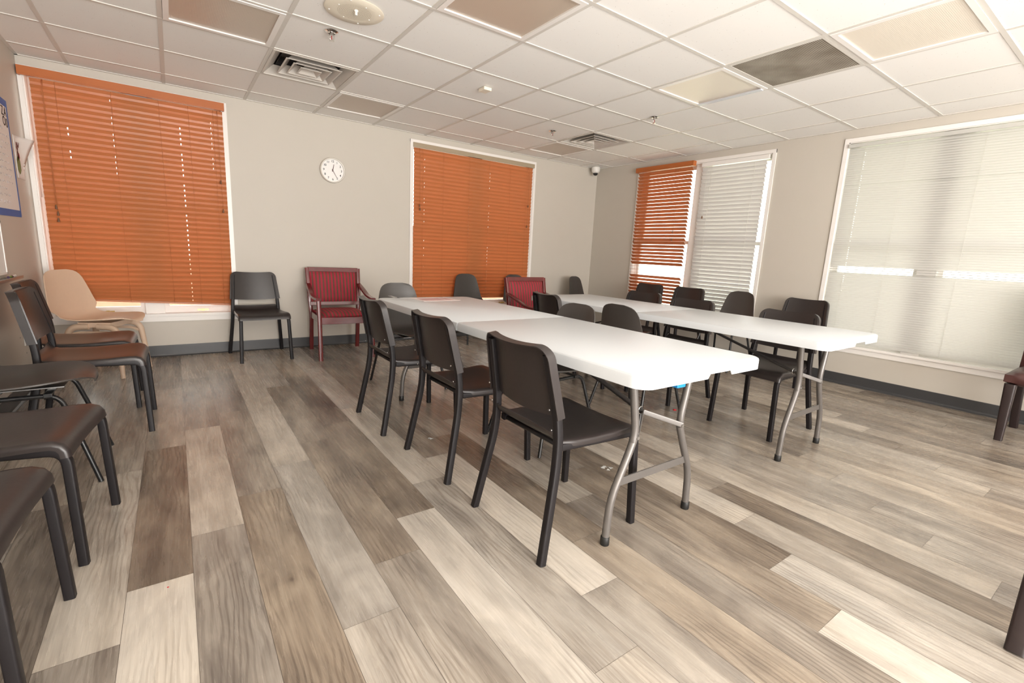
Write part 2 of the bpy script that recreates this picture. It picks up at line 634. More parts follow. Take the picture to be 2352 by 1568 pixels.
# ------------------------------------------------------------------ floor
def build_floor():
    PW, PL = 0.1752, 1.22
    rnd = random.Random(11)
    tones = {  # (column, plank) : (tone, warmth); plank k starts k lengths below the first joint
        (0, 0): (0.30, 0.35), (0, 1): (0.33, 0.4), (0, -1): (0.45, 0.5),
        (1, 0): (0.66, 0.45), (1, 1): (0.42, 0.2), (1, -1): (0.45, 0.4),
        (2, 0): (0.28, 0.75), (2, 1): (0.84, 0.45), (2, -1): (0.52, 0.5),
        (3, 0): (0.70, 0.5), (3, 1): (0.40, 0.15), (3, -1): (0.42, 0.4),
        (4, 0): (0.42, 0.4), (4, 1): (0.42, 0.95), (4, 2): (0.66, 0.2),
        (5, 0): (0.72, 0.4), (5, 1): (0.52, 0.1), (5, 2): (0.62, 0.3),
        (6, 0): (0.38, 0.7), (6, 1): (0.48, 0.3), (6, 2): (0.42, 0.95),
        (7, 0): (0.36, 0.7), (7, 1): (0.72, 0.25), (7, 2): (0.7, 0.3),
        (8, -0): (0.72, 0.4), (8, 1): (0.55, 0.15), (8, 2): (0.6, 0.3),
        (9, 0): (0.40, 0.5), (9, 1): (0.82, 0.45), (9, 2): (0.52, 0.2),
        (10, 0): (0.50, 0.5), (10, 1): (0.28, 0.75), (10, 2): (0.50, 0.8),
        (11, 0): (0.62, 0.4), (11, 1): (0.40, 0.3), (11, 2): (0.52, 0.15),
        (12, 0): (0.45, 0.4), (12, 1): (0.42, 0.75), (12, 2): (0.82, 0.4),
        (13, 0): (0.45, 0.5), (13, 1): (0.30, 0.75), (13, 2): (0.60, 0.2),
        (14, 0): (0.48, 0.5), (14, 1): (0.74, 0.45), (14, 2): (0.55, 0.3),
        (15, 0): (0.45, 0.4), (15, 1): (0.42, 0.5), (15, 2): (0.32, 0.75),
        (16, 0): (0.5, 0.4), (16, 1): (0.66, 0.5), (16, 2): (0.60, 0.5),
    }
    verts, faces, data = [], [], []
    n0, n1 = -3, 34
    g = 0.0006
    for n in range(n0, n1):
        x0 = max(0.04 + PW * n, XL - 0.02)
        x1 = min(0.04 + PW * (n + 1), XR + 0.02)
        if x1 <= x0 + 0.005:
            continue
        ref = -2.10 + 0.2376 * (n - 2)      # a joint of this column
        while ref < -1.9 and (n > 16 or n < 0):
            ref += PL
        # joints: k -> plank from ref0-k*PL to ref0-(k+1)*PL ; choose ref0 so that plank 0 ends on the first joint
        base = ref
        if n in (2, 3, 4, 5, 0, 1):
            first = base + PL          # plank 0 = [base, base+PL]
        else:
            first = base
            while first - PL > -1.2:
                first -= PL
            while first < -1.2 + 0.0:
                first += PL
        k = -6
        while True:
            y1 = first - k * PL
            y0 = y1 - PL
            if y1 < YF - 0.02:
                break
            if y0 < YB + 0.02:
                yy1, yy0 = min(y1, YB + 0.02), max(y0, YF - 0.02)
                if (n, k) in tones:
                    tone, warm = tones[(n, k)]
                else:
                    tone = rnd.choice([0.28, 0.34, 0.40, 0.44, 0.48, 0.56, 0.66]) + rnd.uniform(-.04, .04)
                    warm = rnd.choice([0.15, 0.35, 0.5, 0.75])
                    if n >= 17:  # shade put into the colour: planks on the window side toned down
                        tone = 0.10 + tone * 0.72
                        warm = 0.25 + 0.6 * warm
                tone = 0.49 + (tone - 0.49) * 1.28
                i = len(verts)
                verts += [(x0 + g, yy0 + g, 0), (x1 - g, yy0 + g, 0), (x1 - g, yy1 - g, 0), (x0 + g, yy1 - g, 0)]
                faces.append((i, i + 1, i + 2, i + 3))
                data.append((tone, warm, rnd.random()))
            k += 1
    # the dark sub-floor seen in the joints
    i = len(verts)
    verts += [(XL - .2, YF - .2, -0.0009), (XR + .2, YF - .2, -0.0009), (XR + .2, YB + .2, -0.0009), (XL - .2, YB + .2, -0.0009),
              (XL - .2, YF - .2, -0.12), (XR + .2, YF - .2, -0.12), (XR + .2, YB + .2, -0.12), (XL - .2, YB + .2, -0.12)]
    for f in ((0, 1, 2, 3), (4, 7, 6, 5), (0, 4, 5, 1), (1, 5, 6, 2), (2, 6, 7, 3), (3, 7, 4, 0)):
        faces.append(tuple(i + j for j in f))
        data.append((0.0, 0.3, 0.5))
    me = bpy.data.meshes.new('floor')
    me.from_pydata(verts, [], faces)
    at_ = me.color_attributes.new('plank', 'FLOAT_COLOR', 'CORNER')
    for p in me.polygons:
        for li in p.loop_indices:
            at_.data[li].color = (*data[p.index], 1)
    me.materials.append(M['vinyl_planks'])
    o = bpy.data.objects.new('floor', me)
    COL.objects.link(o)
    tag(o, kind='structure')


build_floor()

# ------------------------------------------------------------------ walls with openings
# openings: (a0, a1, z0, z1) along the wall
W1 = (-0.275, 1.035, 0.40, 2.300)
W2 = (2.905, 4.665, 0.40, 2.300)
W3 = (-1.085, 0.700, 0.40, 2.290)
W4 = (-3.45, -1.785, 0.385, 2.285)


def wall(name, axis, pos, a0, a1, thick, holes, mat='wall_paint'):
    mb = MB()
    cuts = sorted(holes)
    z0, z1 = 0.0, H + 0.30

    def put(u0, u1, w0, w1):
        if u1 - u0 < 1e-4 or w1 - w0 < 1e-4:
            return
        p0, p1 = min(pos, pos + thick), max(pos, pos + thick)
        if axis == 'x':
            mb.box((u0, p0, w0), (u1, p1, w1))
        else:
            mb.box((p0, u0, w0), (p1, u1, w1))
    u = a0
    for (h0, h1, s0, s1) in cuts:
        put(u, h0, z0, z1)
        put(h0, h1, z0, s0)
        put(h0, h1, s1, z1)
        u = h1
    put(u, a1, z0, z1)
    return tag(mb.build(name, mat), kind='structure')


wall('wall_back', 'x', YB, XL - WT, XR + WT, WT, [W1, W2])
wall('wall_right', 'y', XR, YF - WT, YB, WT, [W3, W4])
wall('wall_left', 'y', XL, YF - WT, YB, -WT, [])
wall('wall_front', 'x', YF, XL, XR, -WT, [])


def baseboard(name, pts, out):
    """rubber cove base following pts on the wall; out = inward direction"""
    mb = MB()
    p0, p1 = Vector(pts[0]), Vector(pts[1])
    o_ = Vector(out)
    prof = [(0.0005, 0.105), (0.005, 0.104), (0.006, 0.100), (0.006, 0.022), (0.010, 0.010), (0.020, 0.0035), (0.022, 0.0005), (0.0005, 0.0005)]
    vs = [p + o_ * a + Vector((0, 0, z)) for p in (p0, p1) for a, z in prof]
    n = len(prof)
    fs = [(i, (i + 1) % n, n + (i + 1) % n, n + i) for i in range(n)]
    fs += [tuple(range(n)), tuple(range(2 * n - 1, n - 1, -1))]
    mb.add(vs, fs)
    return tag(mb.build(name, 'baseboard_grey'), kind='structure')


baseboard('baseboard_back', [(XL, YB, 0), (XR, YB, 0)], (0, -1, 0))
baseboard('baseboard_right', [(XR, YB, 0), (XR, YF, 0)], (-1, 0, 0))
baseboard('baseboard_left', [(XL, YF, 0), (XL, YB, 0)], (1, 0, 0))

# ------------------------------------------------------------------ ceiling
S = 0.6096
HOLES = {}   # (i,j) cell: x in [S*i, S*(i+1)], y in [S*j, S*(j+1)]
LIGHTS = [(1, -1), (3, -3), (3, 1), (6, -3), (6, -5), (7, 1)]
VENTS = [(2, 0), (7, 0)]
GRILLE = (6, -4)
for c in LIGHTS + VENTS + [GRILLE]:
    HOLES[c] = 1


def build_ceiling():
    mb = MB()
    T_ = 0.016
    xs = [XL] + [S * i for i in range(0, 10)] + [XR]
    ys = [YF] + [S * j for j in range(-13, 3)] + [YB]
    for a in range(len(xs) - 1):
        for bq in range(len(ys) - 1):
            if xs[a + 1] - xs[a] < .01 or ys[bq + 1] - ys[bq] < .01:
                continue
            ci = (round(xs[a] / S), round(ys[bq] / S))
            if abs(xs[a] - ci[0] * S) < 1e-4 and abs(ys[bq] - ci[1] * S) < 1e-4 and ci in HOLES:
                continue
            mb.box((xs[a], ys[bq], H + 0.003), (xs[a + 1], ys[bq + 1], H + 0.003 + T_))
    # deck over the plenum
    mb.box((XL, YF, H + 0.24), (XR, YB, H + 0.28))
    o = mb.build('ceiling', 'ceiling_tile')
    tag(o, kind='structure')
    g = MB()
    w = 0.0125
    for i in range(0, 10):
        g.box((S * i - w, YF, H - 0.001), (S * i + w, YB, H + 0.003))
        g.box((S * i - 0.0015, YF, H + 0.003), (S * i + 0.0015, YB, H + 0.03))
    for j in range(-13, 3):
        g.box((XL, S * j - w, H - 0.0015), (XR, S * j + w, H + 0.003))
        g.box((XL, S * j - 0.0015, H + 0.003), (XR, S * j + 0.0015, H + 0.03))
    e_ = 0.022
    g.box((XL, YB - e_, H - 0.002), (XR, YB, H + 0.003))
    g.box((XL, YF, H - 0.002), (XR, YF + e_, H + 0.003))
    g.box((XL, YF, H - 0.002), (XL + e_, YB, H + 0.003))
    g.box((XR - e_, YF, H - 0.002), (XR, YB, H + 0.003))
    g.build('ceiling_grid', 'grid_white', o)


build_ceiling()


def ring_box(mb, x0, y0, x1, y1, w, z0, z1):
    mb.box((x0, y0, z0), (x1, y0 + w, z1))
    mb.box((x0, y1 - w, z0), (x1, y1, z1))
    mb.box((x0, y0 + w, z0), (x0 + w, y1 - w, z1))
    mb.box((x1 - w, y0 + w, z0), (x1, y1 - w, z1))


def troffer(cell, label, strip=False):
    i, j = cell
    cx_, cy_ = S * (i + .5), S * (j + .5)
    t_ = empty('ceiling_light', (cx_, cy_, H))
    tag(t_, label, 'ceiling light', 'square ceiling lights with flat lenses')
    h = S / 2 - 0.014
    mb = MB()
    ring_box(mb, -h, -h, h, h, 0.030, -0.005, 0.012)
    mb.box((-h, -h, 0.085), (h, h, 0.09))
    for a in ((-h, -h, -h + .003, h), (h - .003, -h, h, h), (-h, -h, h, -h + .003), (-h, h - .003, h, h)):
        mb.box((a[0], a[1], 0.012), (a[2], a[3], 0.085))
    mb.build('frame', 'trim_white', t_)
    q = h - 0.030
    mb = MB()
    mb.box((-q, -q, 0.003), (q, q, 0.006))
    mb.build('lens', 'light_lens_window_lit' if i == 6 else 'light_lens', t_)
    if strip:
        mb = MB()
        mb.box((q - 0.012, -q, -0.012), (q + 0.026, q, -0.005))
        tag(mb.build('edge_strip', 'steel_strip', t_), 'bluish grey metal edge strip')
    return t_


troffer((1, -1), 'brownish square ceiling light at the upper left, left of the round speaker')
troffer((3, -3), 'square ceiling light cut by the top edge, right of the round speaker')
troffer((3, 1), 'small-looking square ceiling light above the round clock, beside the back wall')
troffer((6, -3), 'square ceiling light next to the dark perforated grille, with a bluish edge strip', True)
troffer((6, -5), 'window-lit square ceiling light at the upper right corner')
troffer((7, 1), 'dull square ceiling light by the far air diffuser near the room corner')


def vent(cell, label):
    i, j = cell
    t_ = empty('air_diffuser', (S * (i + .5), S * (j + .5), H))
    tag(t_, label, 'air vent', 'square louvred air diffusers in the ceiling')
    h = S / 2 - 0.013

    def cone(mb, r0, z0, r1, z1, th=0.003):
        c0 = [(-r0, -r0, z0), (r0, -r0, z0), (r0, r0, z0), (-r0, r0, z0)]
        c1 = [(-r1, -r1, z1), (r1, -r1, z1), (r1, r1, z1), (-r1, r1, z1)]
        c2 = [(x * (r1 - th) / r1, y * (r1 - th) / r1, z + th) for x, y, z in c1]
        c3 = [(x * (r0 - th) / r0, y * (r0 - th) / r0, z + th) for x, y, z in c0]
        fs = []
        for a in range(4):
            bb = (a + 1) % 4
            fs += [(a, bb, 4 + bb, 4 + a), (4 + a, 4 + bb, 8 + bb, 8 + a), (8 + a, 8 + bb, 12 + bb, 12 + a), (12 + a, 12 + bb, bb, a)]
        mb.add(c0 + c1 + c2 + c3, fs)
    mb = MB()
    ring_box(mb, -h, -h, h, h, 0.016, -0.004, 0.002)
    cone(mb, h - 0.014, 0.0, h - 0.075, 0.055)
    mb.build('frame', 'diffuser_paint', t_)
    for r_, z_ in ((0.195, -0.004), (0.135, -0.006), (0.075, -0.008)):
        mb = MB()
        ring = 0.010
        ring_box(mb, -r_, -r_, r_, r_, ring, z_, z_ + 0.003)
        cone(mb, r_ - 0.009, z_ + 0.001, max(0.012, r_ - 0.058), z_ + 0.052)
        mb.build('louvre', 'diffuser_paint', t_)
    mb = MB()
    mb.box((-0.17, -0.17, 0.11), (0.17, 0.17, 0.115))
    for a in ((-.20, -.20, -.197, .20), (.197, -.20, .20, .20), (-.2, -.2, .2, -.197), (-.2, .197, .2, .2)):
        mb.box((a[0], a[1], 0.06), (a[2], a[3], 0.115))
    mb.build('duct', 'duct_dark', t_)
    return t_


vent((2, 0), 'large-looking louvred air diffuser near the left window, behind a sprinkler head')
vent((7, 0), 'louvred air diffuser near the far room corner, right of a sprinkler head')


def grille():
    i, j = GRILLE
    t_ = empty('return_grille', (S * (i + .5), S * (j + .5), H))
    tag(t_, 'dusty brown perforated return air grille between two ceiling lights', 'air grille')
    h = S / 2 - 0.0135
    mb = MB()
    ring_box(mb, -h, -h, h, h, 0.016, -0.002, 0.004)
    mb.build('frame', 'grid_white', t_)
    mb = MB()
    mb.box((-h + .016, -h + .016, 0.0), (h - .016, h - .016, 0.003))
    mb.build('perforated_plate', 'perforated_grille', t_)


grille()


def speaker():
    t_ = empty('ceiling_speaker', (1.50, -0.905, H))
    tag(t_, 'round cream ceiling speaker with dotted centre at the top left', 'speaker')
    mb = MB()
    mb.lathe([(0.158, -0.002), (0.160, -0.004), (0.156, -0.007), (0.10, -0.009), (0.0, -0.010)], 48)
    mb.build('baffle', 'cream_plastic', t_, True, 40)
    mb = MB()
    k = 0
    for rr_ in [0.012 + 0.0085 * q for q in range(10)]:
        n_ = max(6, int(2 * PI * rr_ / 0.0085))
        for a in range(n_):
            an = 2 * PI * a / n_
            x, y = rr_ * math.cos(an), rr_ * math.sin(an)
            z = -0.0102 + 0.001 * min(1, rr_ / 0.1)
            s = 0.0016
            mb.add([(x - s, y - s, z - .0006), (x + s, y - s, z - .0006), (x + s, y + s, z - .0006), (x - s, y + s, z - .0006)], [(0, 3, 2, 1)])
            k += 1
    mb.build('perforation', 'headrail_tan', t_)
    for a in range(8):
        r_ = 0.135 if a % 2 else 0.10
        an = R(20 + 45 * a)
        mb = MB()
        mb.lathe([(0.0045, -0.009), (0.004, -0.012), (0, -0.0125)], 10, Matrix.Translation((r_ * math.cos(an), r_ * math.sin(an), 0.001)))
        mb.build('screw', 'white_plastic', t_, True, 40)
    mb = MB()
    mb.lathe([(0.011, -0.009), (0.011, -0.016), (0.007, -0.018), (0.007, -0.034), (0.0, -0.035)], 14, Matrix.Translation((0.0, -0.03, 0)))
    mb.build('knob', 'white_plastic', t_, True, 35)


speaker()


def sprinkler():
    t_ = empty('sprinkler_head', (0, 0, H))
    mb = MB()
    mb.lathe([(0.040, 0.0), (0.040, -0.003), (0.026, -0.010), (0.018, -0.006), (0.014, -0.006)], 28)
    mb.build('escutcheon', 'chrome', t_, True, 35)
    mb = MB()
    mb.lathe([(0.011, -0.004), (0.011, -0.020), (0.006, -0.022), (0.006, -0.026)], 14)
    mb.build('body', 'chrome', t_, True, 35)
    mb = MB()
    for s in (-1, 1):
        mb.tube([(s * 0.010, 0, -0.018), (s * 0.015, 0, -0.030), (s * 0.012, 0, -0.044), (0, 0, -0.052)], 0.0022, 8)
    mb.build('frame_arm', 'chrome', t_, True)
    mb = MB()
    mb.tube([(0, 0, -0.022), (0, 0, -0.048)], 0.0028, 8)
    mb.build('bulb', 'red_glass', t_, True)
    mb = MB()
    mb.lathe([(0.016, -0.052), (0.016, -0.054), (0.0, -0.0545)], 18)
    mb.build('deflector', 'chrome', t_, True, 35)
    return t_


sp0 = sprinkler()
sp_list = [((1.470, -0.545), 'chrome sprinkler head just below the round ceiling speaker'),
           ((3.945, 0.290), 'sprinkler head beside the far diffuser and dull square light'),
           ((4.273, -0.775), 'sprinkler head right of the far diffuser, in front of the bright ceiling light')]
for k, (xy, lab) in enumerate(sp_list):
    o = sp0 if k == 0 else copy_tree(sp0)
    o.location = (xy[0], xy[1], H)
    tag(o, lab, 'sprinkler', 'sprinkler heads in the ceiling')

mb = MB()
mb.box((-0.035, -0.045, -0.024), (0.035, 0.045, 0.0))
det = mb.build('motion_detector', 'cream_plastic', None, False, None, 0.004)
det.location = (2.714, -0.335, H - 0.0005)
tag(det, 'small cream box detector in the middle of the ceiling', 'sensor')


def dome_camera():
    t_ = empty('dome_camera', (5.70, 1.40, H))
    tag(t_, 'white dome security camera in the far ceiling corner', 'security camera')
    mb = MB()
    mb.lathe([(0.052, 0.0), (0.060, -0.008), (0.062, -0.040), (0.058, -0.064), (0.044, -0.082), (0.036, -0.086)], 28)
    mb.build('housing', 'white_plastic', t_, True, 40)
    mb = MB()
    mb.lathe([(0.036, -0.084), (0.034, -0.100), (0.022, -0.116), (0.0, -0.122)], 24)
    mb.build('dome', 'smoked_dome', t_, True)


dome_camera()

# ------------------------------------------------------------------ windows


class Frame:
    """maps (u along the wall, w into the room, z) to the world"""

    def __init__(self, kind):
        self.kind = kind

    def __call__(self, u, w, z):
        return Vector((u, YB - w, z)) if self.kind == 'back' else Vector((XR - w, u, z))


def fbox(mb, F_, u0, u1, w0, w1, z0, z1):
    a, b_ = F_(u0, w0, z0), F_(u1, w1, z1)
    lo = [min(a[i], b_[i]) for i in range(3)]
    hi = [max(a[i], b_[i]) for i in range(3)]
    mb.box(lo, hi)


def window(name, F_, op, units, double_hung=True, casing=0.032, latch=None, meet=None):
    u0, u1, z0, z1 = op
    t_ = empty(name, F_((u0 + u1) / 2, 0, z0))
    tag(t_, kind='structure')
    L = t_.location
    mb = MB()
    c = casing
    lo = XL + 0.001 if F_.kind == 'back' and u0 - c < XL else u0 - c
    # casing proud of the wall
    fbox(mb, F_, lo, u0 + 0.004, 0.0, 0.012, z0 - 0.0, z1 + c)
    fbox(mb, F_, u1 - 0.004, u1 + c, 0.0, 0.012, z0 - 0.0, z1 + c)
    fbox(mb, F_, lo, u1 + c, 0.0, 0.0125, z1 - 0.004, z1 + c)
    # jamb lining
    fbox(mb, F_, u0, u0 + 0.012, -WT, 0.0, z0, z1)
    fbox(mb, F_, u1 - 0.012, u1, -WT, 0.0, z0, z1)
    fbox(mb, F_, u0, u1, -WT, 0.0, z1 - 0.012, z1)
    o = mb.build('window_casing', 'trim_white', t_)
    o.location = -L
    mb = MB()
    fbox(mb, F_, lo, u1 + c + 0.01, -WT + 0.002, 0.028, z0 - 0.018, z0 + 0.003)
    fbox(mb, F_, lo, u1 + c, 0.0, 0.012, z0 - 0.068, z0 - 0.018)
    o = mb.build('window_sill', 'trim_white', t_)
    o.location = -L
    W = -0.075            # sash plane
    mull = []
    for k in range(len(units) - 1):
        m0, m1 = units[k][1], units[k + 1][0]
        mb = MB()
        fbox(mb, F_, m0 - 0.006, m1 + 0.006, -0.13, -0.032, z0, z1 - 0.012)
        o = mb.build('mullion', 'trim_white', t_)
        o.location = -L
    zm = meet if meet else (z0 + z1) / 2
    for (a, bb) in units:
        mb = MB()
        st = 0.042
        if double_hung:
            for (q0, q1, ww) in ((z0, zm + 0.02, W), (zm - 0.02, z1 - 0.012, W - 0.035)):
                fbox(mb, F_, a, a + st, ww - 0.030, ww, q0, q1)
                fbox(mb, F_, bb - st, bb, ww - 0.030, ww, q0, q1)
                fbox(mb, F_, a + st, bb - st, ww - 0.030, ww, q0, q0 + (0.065 if q0 == z0 else 0.04))
                fbox(mb, F_, a + st, bb - st, ww - 0.030, ww, q1 - 0.04, q1)
        else:
            q0, q1, ww = z0, z1 - 0.012, W
            fbox(mb, F_, a, a + st, ww - 0.030, ww, q0, q1)
            fbox(mb, F_, bb - st, bb, ww - 0.030, ww, q0, q1)
            fbox(mb, F_, a + st, bb - st, ww - 0.030, ww, q0, q0 + 0.065)
            fbox(mb, F_, a + st, bb - st, ww - 0.030, ww, q1 - 0.045, q1)
        o = mb.build('window_sash', 'trim_white', t_)
        o.location = -L
        mb = MB()
        if double_hung:
            fbox(mb, F_, a + st - .003, bb - st + .003, W - 0.017, W - 0.014, z0 + 0.06, zm - 0.015)
            fbox(mb, F_, a + st - .003, bb - st + .003, W - 0.052, W - 0.049, zm + 0.015, z1 - 0.05)
        else:
            fbox(mb, F_, a + st - .003, bb - st + .003, W - 0.017, W - 0.014, z0 + 0.06, z1 - 0.055)
        o = mb.build('window_glass', 'window_glass', t_)
        o.location = -L
        if latch:
            mb = MB()
            cc = (a + bb) / 2 + latch
            fbox(mb, F_, cc - 0.045, cc + 0.045, W, W + 0.006, z0 + 0.016, z0 + 0.030)
            fbox(mb, F_, cc - 0.010, cc + 0.012, W + 0.006, W + 0.016, z0 + 0.014, z0 + 0.034)
            o = mb.build('sash_lock', 'brass', t_)
            o.location = -L
    return t_


FB, FR_ = Frame('back'), Frame('right')
window('window_1', FB, W1, [(-0.263, 0.345), (0.475, 1.023)], latch=0.03)
window('window_2', FB, W2, [(2.917, 3.725), (3.845, 4.653)], latch=0.03)
window('window_3', FR_, W3, [(-1.073, -0.255), (-0.150, 0.688)], meet=1.345)
window('window_4', FR_, W4, [(-3.438, -2.600), (-2.480, -1.797)], meet=1.345)


# ------------------------------------------------------------------ blinds
def blind(F_, label, u0, u1, ztop, zbot, pitch_, width, tilt_fn, w_off, mat, cordmat, cords,
          valance=None, headrail=None, drop=(0, 0), holes=(), rail_mat=None, railh=0.016, thick=0.0028, curved=0.0, tassels=(), wand=None, group='window blinds'):
    """u0..u1 width, slats from ztop down to zbot; drop = how far each end of the foot is raised"""
    t_ = empty('window_blind', F_((u0 + u1) / 2, w_off, ztop))
    tag(t_, label, 'window blind', group)
    L = t_.location
    n = int(round((ztop - zbot - railh) / pitch_))
    pitch_ = (ztop - zbot - railh) / n
    mb = MB()

    def seg(ua, ub, z, ang, wa=-1.0, wb=1.0):
        # ang: slat tilt, 90 = closed with the room edge down
        ca, sa = math.cos(ang), math.sin(ang)
        pts = []
        ks = [wa, 0.0, wb] if (wa < 0 < wb) else [wa, wb]
        for uu in (ua, ub):
            f = (uu - u0) / (u1 - u0)
            for side in (1, -1):
                for k in ks:
                    d = k * width / 2
                    bow = curved * (1 - k * k)
                    w_ = w_off + d * ca + (bow + side * thick / 2) * sa
                    zz = z(f) - d * sa + (bow + side * thick / 2) * ca
                    pts.append(F_(uu, w_, zz))
        m_ = len(ks)
        fs = []
        for k in range(m_ - 1):
            fs.append((k, k + 1, 2 * m_ + k + 1, 2 * m_ + k))
            fs.append((m_ + k + 1, m_ + k, 3 * m_ + k, 3 * m_ + k + 1))
        fs.append((0, m_, 3 * m_, 2 * m_))
        fs.append((m_ - 1, 2 * m_ + m_ - 1, 3 * m_ + m_ - 1, m_ + m_ - 1))
        fs.append(tuple(list(range(m_)) + list(range(2 * m_ - 1, m_ - 1, -1))))
        fs.append(tuple(list(range(3 * m_ - 1, 2 * m_ - 1, -1)) + list(range(3 * m_, 4 * m_))))
        mb.add(pts, fs)
    rnd = random.Random(5)
    for s in range(n):
        frac = (s + 0.5) / n
        zc = ztop - (s + 0.5) * pitch_
        raise0 = max(0.0, (frac - 0.90) / 0.10)

        def z(f, zc=zc, r0=raise0):
            return zc + r0 * (drop[0] * (1 - f) + drop[1] * f)
        ang = R(tilt_fn(zc) + rnd.uniform(-0.6, 0.6))
        if s == 1:
            ang *= 0.90
        prev = u0
        for h_, hw, hz0, hz1, hp in holes:
            if not (hz0 < zc < hz1) or rnd.random() > hp:
                continue
            seg(prev, h_ - hw, z, ang)
            seg(h_ - hw, h_ + hw, z, ang, -1.0, -0.30)
            seg(h_ - hw, h_ + hw, z, ang, 0.30, 1.0)
            prev = h_ + hw
        seg(prev, u1, z, ang)
    o = mb.build('slats', mat, t_)
    o.location = -L
    # bottom rail
    mb = MB()
    ang = R(tilt_fn(zbot))
    hw = width / 2
    vs = []
    for uu, dz in ((u0, drop[0]), (u1, drop[1])):
        for (dw, zz) in ((-hw * .35, 0), (hw * .35, 0), (hw * .35, railh), (-hw * .35, railh)):
            vs.append(F_(uu, w_off + dw, zbot + zz + dz))
    mb.add(vs, [(0, 1, 2, 3), (7, 6, 5, 4), (0, 4, 5, 1), (1, 5, 6, 2), (2, 6, 7, 3), (3, 7, 4, 0)])
    o = mb.build('bottom_rail', rail_mat or mat, t_)
    o.location = -L
    for cu in cords:
        mb = MB()
        f = (cu - u0) / (u1 - u0)
        dz = drop[0] * (1 - f) + drop[1] * f
        for w_ in (w_off + hw * 0.55 + 0.004, w_off - hw * 0.55 - 0.004):
            mb.tube([F_(cu, w_, ztop), F_(cu, w_, zbot + dz + railh * .5)], 0.0008, 6)
        o = mb.build('ladder_cord', cordmat, t_, True)
        o.location = -L
    if headrail:
        z0_, z1_, hm, e0, e1 = headrail
        mb = MB()
        fbox(mb, F_, e0, e1, w_off - 0.024, w_off + 0.028, z0_, z1_)
        o = mb.build('headrail', hm, t_, False, None, 0.002)
        o.location = -L
    if valance:
        v0, v1, z0_, z1_, ww, ret = valance
        mb = MB()
        fbox(mb, F_, v0, v1, ww, ww + 0.012, z0_, z1_)
        fbox(mb, F_, v0, v0 + 0.012, ret, ww, z0_, z1_)
        fbox(mb, F_, v1 - 0.012, v1, ret, ww, z0_, z1_)
        fbox(mb, F_, v0 + 0.012, v1 - 0.012, ww + 0.010, ww + 0.015, z0_ + 0.008, z0_ + 0.014)
        o = mb.build('valance', 'valance_orange', t_, False, None, 0.0015)
        o.location = -L
    for (tu, tz) in tassels:
        mb = MB()
        wz = w_off + hw + 0.012
        mb.tube([F_(tu, w_off + hw * .5, ztop + 0.004), F_(tu, wz, ztop - 0.05), F_(tu, wz, tz + 0.02)], 0.0009, 6)
        c_ = mb.build('pull_cord', cordmat, t_, True)
        c_.location = -L
        mb = MB()
        p_ = F_(tu, wz, tz)
        mb.lathe([(0.0, 0.022), (0.004, 0.020), (0.008, 0.0), (0.0085, -0.012), (0.0, -0.014)], 12, Matrix.Translation(p_))
        k_ = mb.build('tassel', 'tassel_brown', c_, True, 50)
    return t_


blind(FB, 'wide orange wooden blind with valance on the leftmost window, foot hanging crooked',
      -0.232, 1.030, 2.245, 0.468, 0.0445, 0.050, lambda z: -70, -0.004 + 0.022, 'slat_orange', 'cord_tan',
      [-0.09, 0.245, 0.56, 0.77, 0.955], valance=(-0.292, 1.045, 2.252, 2.318, 0.046, 0.0125), headrail=(2.262, 2.300, 'slat_orange', -0.25, 1.03),
      drop=(0.075, 0.0), holes=[(-0.045, 0.0032, 1.5, 1.95, 0.3), (0.235, 0.0013, 1.6, 2.2, 0.9), (0.70, 0.0034, 0.5, 2.06, 0.9), (0.935, 0.0011, 1.7, 2.2, 0.8)],
      tassels=[(-0.16, 1.19), (-0.158, 1.24), (-0.165, 1.29), (0.985, 1.62), (0.99, 1.36)], curved=0.0032, group='wooden window blinds')
blind(FB, 'orange wooden blind without valance on the window behind the white tables',
      2.925, 4.650, 2.245, 0.500, 0.0445, 0.050, lambda z: -70, -0.004, 'slat_orange', 'cord_tan',
      [3.03, 3.30, 3.66, 3.95, 4.28, 4.55], headrail=(2.250, 2.300, 'headrail_tan', 2.906, 4.664),
      drop=(0.0, 0.0), holes=[(3.06, 0.0013, 0.5, 2.3, 0.6), (3.67, 0.0015, 0.5, 1.9, 0.35), (3.97, 0.0015, 0.5, 2.3, 0.6)],
      tassels=[(2.985, 1.60), (2.99, 1.56), (4.575, 1.74), (4.57, 1.47)], curved=0.0032, group='wooden window blinds')


def tilt3(z):
    return -2 if 0.90 < z < 1.04 else -43


blind(FR_, 'narrow orange wooden blind with open slats, left half of the double window',
      -0.140, 0.690, 2.250, 0.44, 0.0445, 0.050, tilt3, 0.032, 'slat_orange', 'cord_tan',
      [0.02, 0.10, 0.50, 0.60], valance=(-0.165, 0.725, 2.255, 2.315, 0.060, 0.0125), headrail=(2.262, 2.300, 'slat_orange', -0.15, 0.70),
      tassels=[(0.03, 1.47), (0.032, 1.37), (0.655, 1.36)], holes=[], group='wooden window blinds')
blind(FR_, 'white wooden blind on the right half of the double window, next to the orange one',
      -1.020, -0.245, 2.225, 0.42, 0.0445, 0.050, lambda z: -60, -0.012, 'slat_white', 'cord_white',
      [-0.90, -0.38], headrail=(2.235, 2.278, 'trim_white', -1.05, -0.245), tassels=[(-0.335, 1.64)], holes=[], group='wooden window blinds')


def tilt4(z):
    if 1.08 < z < 1.15:
        return 12
    if z > 1.893 or z < 1.872:
        return 71
    return 52


